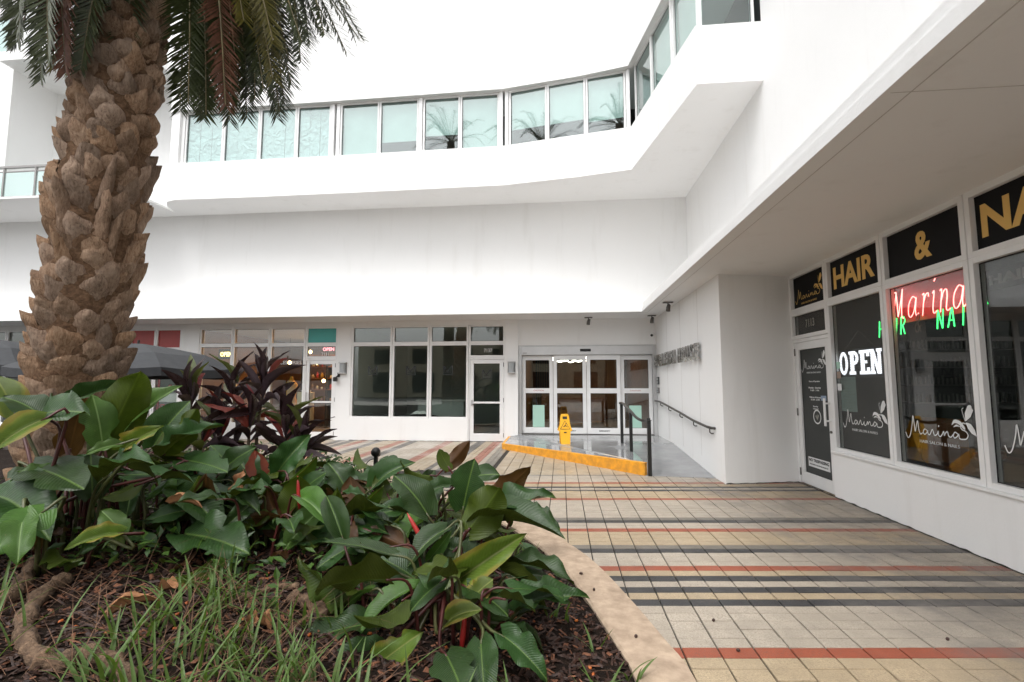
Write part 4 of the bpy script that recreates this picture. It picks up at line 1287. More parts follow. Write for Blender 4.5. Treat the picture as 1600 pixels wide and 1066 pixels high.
for k in range(4):
    for q in range(24):
        x = 5.45 + q * 0.064; mb.cyl((x, 8.3), 0.014, 1.222 + k * 0.28, 1.222 + k * 0.28 + random.uniform(0.08, 0.16), 6)
tag(mb.build('bottle', M['hinge'], t), kind='stuff')
# black sign panels over the salon windows with their gold words
def sign_panel(y0, y1, label, word=None, wu=None, wz=None, ww=None, wh=None):
    t = thing('sign_panel', (XS, (y0 + y1) / 2, 2.68), label, 'sign', 'black panels over the salon windows')
    mb = MB(); mb.box(-y0 + 0.05, -y1 - 0.05, -0.06, -0.05, 2.668, ZC - 0.052, T=TS); mb.build('panel', M['black_vinyl'], t)
    if word:
        lettering(word, TS, wu, wz, ww, wh, M['gold'], t, bold=0.012, depth=-0.048)
    return t
def script_logo(T, u, z, wdt, mat, parent, depth, sub=True, wing=True, k=1.0):
    """handwritten Marinas with a butterfly: strokes in a unit box 1.0 wide"""
    S_ = wdt
    P = lambda pts: [(u + a * S_, z + b * S_) for a, b in pts]
    mb = MB(); wb = MB(); w0 = 0.0115 * S_ * k
    strokes = [
        [(0.0, 0.10), (0.03, 0.04), (0.07, 0.07), (0.115, 0.20), (0.135, 0.30), (0.15, 0.18), (0.155, 0.12), (0.185, 0.20), (0.205, 0.245), (0.215, 0.15), (0.235, 0.10), (0.27, 0.115)],
        [(0.345, 0.145), (0.305, 0.16), (0.28, 0.125), (0.30, 0.10), (0.335, 0.125), (0.35, 0.15), (0.35, 0.115), (0.375, 0.105), (0.405, 0.15), (0.42, 0.165), (0.43, 0.14), (0.445, 0.105), (0.48, 0.12), (0.50, 0.155), (0.50, 0.115), (0.525, 0.10), (0.555, 0.13), (0.575, 0.16), (0.58, 0.115), (0.595, 0.14), (0.625, 0.16), (0.64, 0.115), (0.67, 0.11), (0.70, 0.14)],
        [(0.765, 0.145), (0.725, 0.165), (0.70, 0.13), (0.715, 0.105), (0.75, 0.125), (0.77, 0.15), (0.775, 0.11), (0.80, 0.10)],
        [(0.80, 0.10), (0.86, 0.11), (0.885, 0.15), (0.86, 0.185), (0.815, 0.20), (0.80, 0.235), (0.83, 0.265), (0.865, 0.26)],
    ]
    for s in strokes:
        ribbon(mb, cm2(P(s), 4), w0, depth)
    ribbon(mb, P([(0.505, 0.20), (0.515, 0.215)]), w0, depth)
    if wing:
        for s, wd in (([(0.69, 0.235), (0.73, 0.275), (0.79, 0.265), (0.84, 0.22), (0.855, 0.2)], [0.004, 0.035, 0.04, 0.03, 0.004]),
                      ([(0.71, 0.215), (0.75, 0.235), (0.80, 0.225)], [0.004, 0.02, 0.004]),
                      ([(0.87, 0.29), (0.90, 0.35), (0.94, 0.42), (0.955, 0.43)], [0.01, 0.075, 0.075, 0.01]),
                      ([(0.87, 0.27), (0.91, 0.24), (0.95, 0.19), (0.985, 0.15)], [0.01, 0.06, 0.055, 0.004]),
                      ([(0.865, 0.285), (0.845, 0.35), (0.835, 0.40), (0.855, 0.42)], [0.008, 0.006, 0.005, 0.005])):
            pp = cm2(P(s), 4)
            ws = []
            for i in range(len(pp)):
                f = i / (len(pp) - 1) * (len(wd) - 1); a = min(int(f), len(wd) - 2)
                ws.append((wd[a] + (wd[a + 1] - wd[a]) * (f - a)) * S_)
            ribbon(wb, pp, ws, depth + 0.0004)
        wb.build('butterfly', mat, parent, T=T)
    mb.build('script_word', mat, parent, T=T)
    if sub:
        lettering('HAIR SALON & NAILS', T, u + 0.22 * S_, z + 0.005 * S_, 0.55 * S_, 0.036 * S_, mat, parent, bold=-0.0008, depth=depth)
p_ = sign_panel(8.09, 7.03, 'black panel with the small gold script logo over the salon door')
script_logo(TS, -7.99, 2.72, 0.82, M['gold'], p_, -0.048)
sign_panel(7.02, 5.855, 'black panel with the gold word HAIR over the first salon window', 'HAIR', -6.90, 2.79, 0.86, 0.285)
sign_panel(5.845, 4.68, 'black panel with only a gold ampersand over the second salon window', '&', -5.38, 2.795, 0.235, 0.285)
sign_panel(4.67, 3.50, 'black panel with gold letters cut by the right edge, over the third salon window', 'NAILS', -4.56, 2.79, 1.05, 0.285)
tag(lettering('7113', TS, -7.72, 2.36, 0.26, 0.12, M['grey_vinyl'], None, 'house_number', bold=0.002, depth=-0.048), 'dull grey house number over the salon door', 'number')
tag_root = thing('window_logo', (XS - 0.01, 6.42, 0.93), 'white butterfly script logo low on the first salon window', 'decal', 'white script logos on the salon windows')
script_logo(TS, -6.87, 0.91, 0.90, M['white_vinyl'], tag_root, -0.046)
tag_root = thing('window_logo', (XS - 0.01, 5.23, 0.93), 'white butterfly script logo low on the second salon window', 'decal', 'white script logos on the salon windows')
script_logo(TS, -5.70, 0.90, 0.92, M['white_vinyl'], tag_root, -0.046)
tag_root = thing('window_logo', (XS - 0.01, 4.05, 0.93), 'white butterfly script logo cut by the right edge, on the third salon window', 'decal', 'white script logos on the salon windows')
script_logo(TS, -4.52, 0.90, 0.92, M['white_vinyl'], tag_root, -0.046)
tag_root = thing('door_lettering', (XS - 0.01, 7.55, 1.0), 'white logo and opening hours printed on the charcoal salon door', 'decal')
script_logo(TS, -7.93, 1.66, 0.72, M['white_vinyl'], tag_root, DD)
for s, z, h, wd in (('Hours of Operation', 1.535, 0.022, 0.30), ('Monday - Saturday', 1.44, 0.026, 0.34), ('9 AM - 7 PM', 1.40, 0.026, 0.24), ('Walk-ins Welcome', 1.30, 0.024, 0.32), ('10 AM - 6 PM', 1.265, 0.024, 0.24), ('Sunday', 1.17, 0.022, 0.14), ('Closed', 1.135, 0.022, 0.14)):
    lettering(s, TS, -7.55 - wd / 2 - 0.02, z, wd, h, M['white_vinyl'], tag_root, depth=DD)
mb = MB()
ring = [(-7.54 + 0.10 * math.cos(a * math.pi / 12), 1.03 + 0.095 * math.sin(a * math.pi / 12)) for a in range(25)]
ribbon(mb, ring, 0.02, DD)
mb.build('round_seal', M['white_vinyl'], tag_root, T=TS)
mb = MB(); ribbon(mb, [(-7.575, 1.05), (-7.54, 1.0), (-7.505, 1.06)], 0.04, DD); mb.build('seal_mark', M['grey_vinyl'], tag_root, T=TS)
t = thing('notice_sticker', (XS - 0.01, 7.56, 0.3), 'white NO TRESPASSING sticker at the foot of the charcoal salon door', 'sticker')
mb = MB(); mb.box(-7.86, -7.27, -0.056, -0.0545, 0.285, 0.425, T=TS); mb.build('card', M['white_vinyl'], t)
lettering('NO TRESPASSING', TS, -7.84, 0.365, 0.55, 0.042, M['dark_vinyl'], t, bold=0.002, depth=-0.053, ext=0.0006)
lettering('PRIVATE PROPERTY VIOLATORS WILL BE PROSECUTED', TS, -7.82, 0.315, 0.5, 0.018, M['dark_vinyl'], t, depth=-0.053, ext=0.0006)
mb = MB(); mb.box(-7.41, -7.27, -0.056, -0.0545, 1.27, 1.34, T=TS)
tag(mb.build('blue_sticker', simple('blue_sticker_print', (0.30, 0.38, 0.52), None, 5, 0.5)), 'small pale blue sticker beside the salon door handle', 'sticker')
t = thing('paper_notice', (XS + 0.06, 6.63, 1.15), 'sheet of pale handwritten paper taped inside the first salon window', 'notice')
mb = MB(); mb.box(-6.93, -6.59, -0.075, -0.073, 1.15, 1.60, T=TS); mb.build('sheet', simple('pale_notice_paper', (0.40, 0.52, 0.50), (0.34, 0.46, 0.44), 9, 0.8), t)
for q in range(11):
    lettering('mmm mm mmmm'[q % 3:], TS, -6.90, 1.55 - q * 0.036, 0.16 + 0.06 * (q % 3), 0.012, M['grey_vinyl'], t, name='line', depth=-0.0725, ext=0.0003)
for z, mm in ((1.71, 'frost'), (1.58, 'beige'), (1.42, 'white_vinyl')):
    mb = MB(); mb.box(-6.95, -6.86, -0.0465, -0.0455, z, z + 0.09, T=TS)
    tag(mb.build('card_sticker', M[mm]), {'frost': 'mint', 'beige': 'tan', 'white_vinyl': 'white'}[mm] + ' card logo sticker at the left edge of the first salon window', 'sticker', 'stickers on the first salon window')
# OPEN sign, built from slab-serif strokes
t = thing('open_sign', (XS + 0.1, 6.4, 1.6), 'bright white lit OPEN sign hanging in the first salon window', 'sign')
def led_letters():
    mb = MB(); h, wl = 0.33, 0.185
    bx = lambda a, b, c, d: mb.box(a, b, -0.10, -0.088, c, d, T=TS)
    u, z = -6.80, 1.64
    n_ = 20
    for q in range(n_):
        a0, a1 = 2 * math.pi * q / n_, 2 * math.pi * (q + 1) / n_
        p = lambda a, rx, rz: TS @ Vector((u + 0.095 + rx * math.cos(a), -0.09, z + h / 2 + rz * math.sin(a)))
        mb.quad(p(a0, 0.095, h / 2 + 0.004), p(a1, 0.095, h / 2 + 0.004), p(a1, 0.04, h / 2 - 0.05), p(a0, 0.04, h / 2 - 0.05))
    u = -6.585
    bx(u + 0.025, u + 0.085, z + 0.045, z + h - 0.045); bx(u, u + 0.115, z, z + 0.045); bx(u, u + 0.10, z + h - 0.045, z + h)
    for q in range(10):
        a0, a1 = -math.pi / 2 + math.pi * q / 10, -math.pi / 2 + math.pi * (q + 1) / 10
        p = lambda a, rx, rz: TS @ Vector((u + 0.10 + rx * math.cos(a), -0.09, z + h - 0.098 + rz * math.sin(a)))
        mb.quad(p(a0, 0.095, 0.098), p(a1, 0.095, 0.098), p(a1, 0.035, 0.05), p(a0, 0.035, 0.05))
    u = -6.375
    bx(u + 0.025, u + 0.085, z + 0.045, z + h - 0.045); bx(u, u + 0.18, z, z + 0.045); bx(u, u + 0.18, z + h - 0.045, z + h)
    bx(u + 0.14, u + 0.18, z + 0.047, z + 0.09); bx(u + 0.14, u + 0.18, z + h - 0.09, z + h - 0.047); bx(u + 0.086, u + 0.135, z + 0.145, z + 0.185)
    u = -6.175
    bx(u + 0.02, u + 0.06, z + 0.04, z + h - 0.04); bx(u, u + 0.08, z, z + 0.04); bx(u - 0.005, u + 0.065, z + h - 0.04, z + h)
    bx(u + 0.145, u + 0.185, z, z + h - 0.04); bx(u + 0.125, u + 0.205, z + h - 0.04, z + h)
    mb.quad(*[TS @ Vector(p) for p in ((u + 0.03, -0.09, z + h - 0.02), (u + 0.09, -0.09, z + h - 0.02), (u + 0.18, -0.09, z + 0.0), (u + 0.125, -0.09, z + 0.0))])
    fx = lambda p: (p[0], -(-6.96 + (-p[1] + 6.80) * 1.045), 1.625 + (p[2] - 1.64) * 0.91)
    mb.v = [fx(p) for p in mb.v]
    return mb
led_letters().build('letters', M['led'], t)
mb = MB(); mb.box(-6.985, -6.06, -0.115, -0.102, 1.585, 1.955, T=TS); mb.build('backing', M['fabric_dark'], t)
mb = MB()
for a in (-6.85, -6.22): mb.tube([TS @ Vector((a, -0.108, 1.955)), TS @ Vector((-6.53, -0.108, 2.18))], 0.0025, 5)
mb.build('hanging_wire', M['steel'], t)
# neon sign
def neon(strokes, u, z, k, mat, parent, rad=0.008, name='tube', slant=0.12):
    for s in strokes:
        pts = [(u + (a + b * slant) * k, -0.13, z + b * k) for a, b in s]
        pp = catmull(pts, 5) if len(pts) > 2 else pts
        mb = MB(); mb.tube([TS @ Vector(p) for p in pp], rad, 6); mb.build(name, mat, parent, smooth=True)
t = thing('neon_sign', (XS + 0.13, 5.3, 2.2), 'red and green neon salon sign glowing behind the second window', 'neon sign')
red = {
 'M': ([[(-0.02, 0.66), (0.06, 0.86), (0.17, 0.9), (0.16, 0.75), (0.1, 0.3), (0.02, 0.0)], [(0.17, 0.9), (0.24, 0.5), (0.29, 0.12)], [(0.29, 0.12), (0.4, 0.6), (0.46, 0.95)], [(0.46, 0.95), (0.44, 0.4), (0.46, 0.1), (0.54, 0.05)]], 0.60),
 'a': ([[(0.32, 0.55), (0.18, 0.62), (0.04, 0.42), (0.03, 0.15), (0.12, 0.04), (0.25, 0.2), (0.33, 0.58), (0.31, 0.2), (0.36, 0.06), (0.44, 0.12)]], 0.46),
 'r': ([[(0.03, 0.6), (0.10, 0.62), (0.08, 0.3), (0.06, 0.02)], [(0.08, 0.35), (0.16, 0.58), (0.25, 0.62), (0.27, 0.52)]], 0.33),
 'i': ([[(0.03, 0.58), (0.09, 0.62), (0.06, 0.2), (0.10, 0.03), (0.2, 0.08)], [(0.08, 0.9), (0.12, 0.97)]], 0.24),
 'n': ([[(0.02, 0.6), (0.08, 0.62), (0.06, 0.3), (0.05, 0.02)], [(0.06, 0.3), (0.14, 0.55), (0.24, 0.6), (0.27, 0.4), (0.25, 0.12), (0.3, 0.03), (0.38, 0.08)]], 0.40),
}
u = -5.93
for ch in 'Marina':
    st, adv = red[ch]
    neon(st, u, 2.21, 0.36 if ch == 'M' else 0.37, M['neon_red'], t, 0.0046)
    u += adv * 0.43
grn = {
 'H': ([[(0.02, 0), (0.02, 1)], [(0.02, 0.5), (0.38, 0.52)], [(0.38, 0), (0.38, 1)]], 0.52),
 'A': ([[(0, 0), (0.10, 0.5), (0.22, 0.98), (0.32, 0.5), (0.42, 0)], [(0.08, 0.35), (0.36, 0.35)]], 0.56),
 'I': ([[(0.05, 0), (0.05, 1)]], 0.24),
 'R': ([[(0.02, 0), (0.02, 1)], [(0.02, 1), (0.22, 1.0), (0.33, 0.78), (0.22, 0.55), (0.03, 0.52)], [(0.15, 0.52), (0.36, 0)]], 0.52),
 'N': ([[(0.02, 0), (0.02, 1)], [(0.02, 1), (0.2, 0.5), (0.38, 0)], [(0.38, 0), (0.38, 1)]], 0.54),
 'L': ([[(0.02, 1), (0.02, 0)], [(0.02, 0), (0.30, 0)]], 0.42),
 'S': ([[(0.33, 0.82), (0.22, 1.0), (0.05, 0.85), (0.1, 0.6), (0.28, 0.42), (0.31, 0.15), (0.16, 0), (0.0, 0.14)]], 0.42),
 '&': ([[(0.45, 0.0), (0.15, 0.65), (0.2, 0.95), (0.34, 0.9), (0.3, 0.65), (0.05, 0.35), (0.08, 0.05), (0.25, 0.02), (0.45, 0.35)]], 0.62),
}
for ch, u in zip('HAIR&NAILS', (-6.17, -6.05, -5.88, -5.80, -5.58, -5.27, -5.13, -4.96, -4.88, -4.75)):
    neon(grn[ch][0], u, 2.055, 0.19, M['neon_off'] if ch == '&' else M['neon_green'], t, 0.0055)
mb = MB(); mb.box(-6.16, -4.98, -0.24, -0.235, 2.19, 2.68, T=TS)
mb.build('backing_board', simple('red_acrylic_board', (0.50, 0.03, 0.03), (0.45, 0.025, 0.025), 2, 0.25), t)
mb = MB(); mb.box(-5.24, -3.9, -0.60, -0.57, 2.42, 2.62, T=TS); hn = mb.build('hanging_board', M['fabric_dark'])
tag(hn, 'dark board with dim letters hanging inside the third salon window', 'sign')
lettering('HAIR SALON', TS, -5.17, 2.475, 1.2, 0.09, M['grey_vinyl'], hn, bold=0.006, depth=-0.566)

# ------------------------------------------------------------------ fittings on the walls
TW = frame((2.46, 0, 0), (0, -1, 0), (-1, 0, 0))
t = thing('wall_lettering', (2.44, 10.8, 2.0), 'raised metal letters reading BURLEIGH HOUSE on the white entrance side wall', 'lettering')
u = -12.78
for ch in 'BURLEIGH HOUSE':
    if ch == ' ':
        u += 0.20; continue
    mb, wd = text_mb(ch, 0.30 / 0.72, 0.004, 0.022)
    k = (0.07 if ch == 'I' else 0.215) / wd
    mb.v = [(p[0] * k + u, p[1] + 0.062, p[2] + 1.945) for p in mb.v]
    for zz in (2.0, 2.16):
        mb.box(u + 0.01, u + 0.022, 0.0, 0.045, zz, zz + 0.012)
    mb.build('letter', M['steel'], t, T=TW)
    u += (0.07 if ch == 'I' else 0.215) + 0.095
t = thing('wall_handrail', (2.40, 10.2, 0.8), 'dark handrail on brackets along the white entrance side wall', 'handrail')
path = [(2.40, 13.0, 1.08), (2.40, 12.35, 1.08), (2.40, 11.6, 1.03), (2.40, 10.3, 0.93), (2.40, 9.27, 0.84), (2.40, 8.45, 0.80), (2.40, 8.22, 0.80), (2.44, 8.16, 0.80)]
mb = MB(); mb.tube(path, 0.022, 10); mb.build('rail', M['dark_rail'], t, smooth=True)
for y, z in ((12.2, 1.075), (11.33, 1.01), (10.29, 0.93), (9.27, 0.84), (8.3, 0.80)):
    mb = MB(); mb.tube([(2.40, y, z - 0.02), (2.40, y, z - 0.075), (2.425, y, z - 0.095), (2.459, y, z - 0.095)], 0.010, 8); mb.build('bracket', M['dark_rail'], t, smooth=True)
t = thing('ramp_railing', (1.35, 9.8, 0.2), 'black free standing railing of three posts beside the grey ramp', 'railing')
for x, y, z0, z1 in ((1.33, 11.1, 0.205, 1.06), (1.34, 9.75, 0.205, 0.96), (1.44, 8.34, 0.0, 0.90)):
    mb = MB(); mb.box(x - 0.03, x + 0.03, y - 0.03, y + 0.03, z0, z1); mb.build('post', M['black_metal'], t, bevel=0.004)
mb = MB()
rp_ = catmull([(1.30, 11.13, 1.085), (1.34, 10.9, 1.085), (1.345, 10.4, 1.03), (1.345, 9.75, 0.98), (1.355, 9.2, 0.905), (1.39, 8.8, 0.875), (1.44, 8.6, 0.885), (1.445, 8.36, 0.925)], 4)
mb.tube(rp_, 0.026, 8); mb.build('rail', M['black_metal'], t, smooth=True)
mb = MB(); mb.box(1.40, 1.48, 8.30, 8.38, 0.90, 0.912); mb.build('post_cap', M['black_metal'], t, bevel=0.004)
for x, y, z, nm in ((-5.93, YB, 1.93, 'left of the logo shop windows'), (-1.30, YB, 1.93, 'between the logo shop door and the entrance')):
    t = thing('wall_lamp', (x, y, z), 'small grey box wall lamp ' + nm, 'wall lamp', 'box lamps on the white piers')
    mb = MB(); mb.box(x - 0.10, x + 0.10, y - 0.02, y, z - 0.14, z + 0.18); mb.build('back_plate', M['hinge'], t, bevel=0.004)
    mb = MB(); n_ = 8
    for q in range(n_):
        a0, a1 = math.pi * q / n_, math.pi * (q + 1) / n_
        f = lambda a, zz: (x - 0.085 * math.cos(a), y - 0.021 - 0.075 * math.sin(a), zz)
        mb.quad(f(a0, z - 0.105), f(a1, z - 0.105), f(a1, z + 0.145), f(a0, z + 0.145))
    mb.build('lens', M['lens'], t, smooth=True)
    for zz in (z - 0.14, z + 0.147):
        mb = MB(); mb.box(x - 0.098, x + 0.098, y - 0.112, y - 0.021, zz, zz + 0.033); mb.build('cap', M['silver'], t, bevel=0.006)
t = thing('security_camera', (-6.03, YB, 1.68), 'small dark flood camera hanging below the left wall lamp', 'camera')
mb = MB(); mb.box(-6.08, -6.02, YB - 0.03, YB, 1.70, 1.82); mb.tube([(-6.05, YB - 0.02, 1.75), (-6.10, YB - 0.09, 1.68)], 0.02, 8); mb.build('mount', M['black_metal'], t)
mb = MB(); mb.box(-6.15, -6.05, YB - 0.16, YB - 0.05, 1.58, 1.70); mb.build('head', M['black_metal'], t, bevel=0.02)
t = thing('security_camera', (2.40, YD, 2.78), 'white dome camera with a dark lens in the corner above the entrance', 'camera')
mb = MB(); mb.tube([(2.38, YD, 2.80), (2.38, YD - 0.05, 2.80)], 0.055, 14); mb.build('base', M['alu'], t, smooth=False)
mb = MB(); mb.tube([(2.38, YD - 0.05, 2.80), (2.35, YD - 0.13, 2.77), (2.33, YD - 0.16, 2.76)], [0.05, 0.05, 0.042], 14); mb.build('body', M['alu'], t, smooth=True)
mb = MB(); mb.tube([(2.33, YD - 0.16, 2.76), (2.325, YD - 0.172, 2.756)], 0.034, 12); mb.build('lens', M['black_metal'], t)
for x, y, nm in ((0.71, 12.5, 'over the sliding doors'), (2.26, 12.3, 'in the corner above the camera'), (2.24, 10.35, 'beside the entrance side wall')):
    t = thing('spot_lamp', (x, y, ZC), 'small brown spot lamp under the canopy ' + nm, 'lamp', 'spot lamps under the canopy')
    mb = MB(); mb.box(x - 0.10, x + 0.10, y - 0.05, y + 0.05, ZC - 0.025, ZC - 0.004); mb.build('base', M['hinge'], t, bevel=0.006)
    mb = MB(); mb.tube([(x, y, ZC - 0.025), (x, y, ZC - 0.07)], 0.013, 8); mb.build('arm', M['hinge'], t)
    mb = MB(); mb.tube([(x + 0.02, y, ZC - 0.06), (x, y - 0.02, ZC - 0.12), (x - 0.01, y - 0.03, ZC - 0.20)], [0.035, 0.042, 0.045], 12); mb.build('head', M['hinge'], t, smooth=True)
for z, h, nm, mm in ((1.50, 0.19, 'upper black entry keypad beside the sliding doors', 'black_metal'), (1.28, 0.14, 'lower grey card reader beside the sliding doors', 'hinge')):
    t = thing('entry_keypad', (2.46, 12.72, z), nm, 'keypad')
    mb = MB(); mb.box(-12.80, -12.58, 0.0, 0.03, z, z + h, T=TW); mb.build('case', M[mm], t, bevel=0.006)
    mb = MB()
    for q in range(2):
        for r_ in range(2): mb.box(-12.77 + q * 0.09, -12.70 + q * 0.09, 0.03, 0.034, z + 0.02 + r_ * h * 0.45, z + 0.02 + r_ * h * 0.45 + h * 0.3, T=TW)
    mb.build('keys', M['lens'], t)

# ------------------------------------------------------------------ wet floor sign on the landing
zb = 0.178
t = thing('wet_floor_sign', (0.07, 11.0, zb), 'yellow folding wet floor sign standing on the landing before the doors', 'sign')
rot = Matrix.Translation((0.07, 11.0, zb)) @ Matrix.Rotation(R(6), 4, 'Z')
def sign_leaf(sgn):
    out = [(-0.15, 0.0), (-0.105, 0.02), (-0.10, 0.03), (-0.118, 0.30), (-0.16, 0.305), (-0.115, 0.42), (-0.092, 0.62), (-0.075, 0.66), (0.075, 0.66), (0.092, 0.62), (0.115, 0.42), (0.16, 0.305), (0.118, 0.30), (0.10, 0.03), (0.105, 0.02), (0.15, 0.0), (0.13, -0.0), (0.05, 0.022), (-0.05, 0.022), (-0.13, 0.0)]
    mb = MB()
    lean = lambda x, z, d: rot @ Vector((x, sgn * (0.02 + (0.66 - z) * 0.22) + sgn * d, z))
    n_ = len(out)
    f = [lean(x, z, 0.0) for x, z in out]; bk = [lean(x, z, -0.014) for x, z in out]
    k = len(mb.v); mb.v += [tuple(p) for p in f + bk]
    mb.f.append(tuple(range(n_))); mb.f.append(tuple(reversed(range(n_, 2 * n_)))); mb.m += [0, 0]
    for q in range(n_):
        mb.f.append((q, (q + 1) % n_, n_ + (q + 1) % n_, n_ + q)); mb.m.append(0)
    return mb, lean
for sgn in (-1, 1):
    mb, lean = sign_leaf(sgn)
    lf = mb.build('leaf', M['yellow_plastic'], t)
    mb = MB()
    lq = lambda pts, wd, dd: (lambda m2: ribbon(m2, pts, wd, dd))(mb)
    tri = [(-0.105, 0.34), (0.105, 0.34), (0.0, 0.52), (-0.105, 0.34), (-0.09, 0.34)]
    ribbon(mb, tri, 0.014, 0.0)
    ribbon(mb, [(-0.05, 0.585), (0.05, 0.585)], 0.06, 0.0)
    ribbon(mb, [(-0.035, 0.385), (-0.005, 0.41), (0.012, 0.44)], 0.020, 0.0); ribbon(mb, [(0.0, 0.41), (0.035, 0.405), (0.05, 0.38)], 0.013, 0.0); ribbon(mb, [(0.018, 0.452), (0.032, 0.47)], 0.024, 0.0)
    ribbon(mb, [(-0.03, 0.268), (0.03, 0.268)], 0.026, 0.0)
    mb.v = [tuple(lean(p[0], p[2], 0.0015)) for p in mb.v]
    mb.build('print', M['sign_black'], lf)
mb = MB(); mb.tube([rot @ Vector((-0.07, 0, 0.655)), rot @ Vector((0.07, 0, 0.655))], 0.012, 8); mb.build('hinge', M['yellow_plastic'], t, smooth=True)

# ------------------------------------------------------------------ path light in the bed, patio umbrella
bz = soil_z(-2.62, 6.7)
t = thing('path_light', (-2.62, 6.78, bz), 'black garden spotlight on a stake rising from the leaves of the bed', 'path light')
mb = MB(); mb.cyl((-2.62, 6.78), 0.032, bz - 0.05, 0.50, 10); mb.build('stake', M['black_metal'], t, smooth=False)
mb = MB(); mb.tube([(-2.62, 6.84, 0.50), (-2.62, 6.80, 0.54), (-2.60, 6.72, 0.56), (-2.585, 6.66, 0.555)], [0.045, 0.06, 0.062, 0.06], 12); mb.build('head', M['black_metal'], t, smooth=True)
mb = MB(); mb.tube(catmull([(-2.62, 6.78, 0.46), (-2.72, 6.76, 0.42), (-2.78, 6.76, 0.3), (-2.8, 6.75, bz)], 4), 0.007, 6); mb.build('cable', M['black_metal'], t, smooth=True)
def umbrella(cx, cy, label, rad, zr, za, rot0):
    t = thing('patio_umbrella', (cx, cy, 0), label, 'umbrella', 'grey patio umbrellas')
    n_ = 8
    mb = MB()
    rings = [(0.05, za), (0.35, za - 0.10), (0.7, za - 0.25), (1.0, zr)]
    for k, (f, z) in enumerate(rings):
        for q in range(n_ * 4):
            a = rot0 + 2 * math.pi * q / (n_ * 4)
            sag = abs(math.sin((q % 4) / 4 * math.pi))
            r_ = f * rad * (1 - 0.07 * sag * f)
            mb.v.append((cx + r_ * math.cos(a), cy + r_ * math.sin(a), z - 0.05 * sag * f))
    m4 = n_ * 4
    for k in range(3):
        for q in range(m4):
            mb.f.append((k * m4 + q, k * m4 + (q + 1) % m4, (k + 1) * m4 + (q + 1) % m4, (k + 1) * m4 + q)); mb.m.append(0)
    b = len(mb.v)
    for q in range(m4):
        p = mb.v[3 * m4 + q]; mb.v.append((p[0], p[1], p[2] - 0.17))
    for q in range(m4):
        mb.f.append((3 * m4 + q, 3 * m4 + (q + 1) % m4, b + (q + 1) % m4, b + q)); mb.m.append(0)
    mb.f.append(tuple(range(m4))); mb.m.append(0)
    mb.build('canopy', M['umbrella'], t, recalc=False)
    for q in range(n_):
        a = rot0 + 2 * math.pi * q / n_
        rb = MB(); rb.tube([(cx + 0.06 * math.cos(a), cy + 0.06 * math.sin(a), za - 0.03), (cx + 0.96 * rad * math.cos(a), cy + 0.96 * rad * math.sin(a), zr - 0.02)], 0.010, 5); rb.build('rib', M['black_metal'], t)
    pb = MB(); pb.cyl((cx, cy), 0.025, 0.05, za + 0.08, 10); pb.build('pole', M['black_metal'], t)
    pb = MB(); pb.cyl((cx, cy), 0.28, 0.0, 0.06, 20); pb.build('base', M['black_metal'], t, bevel=0.01)
umbrella(-9.35, 9.9, 'grey patio umbrella behind the palm trunk', 2.08, 1.84, 2.40, 0.15)
umbrella(-13.2, 10.1, 'grey patio umbrella at the left edge before the far shop', 2.0, 1.92, 2.55, 0.3)
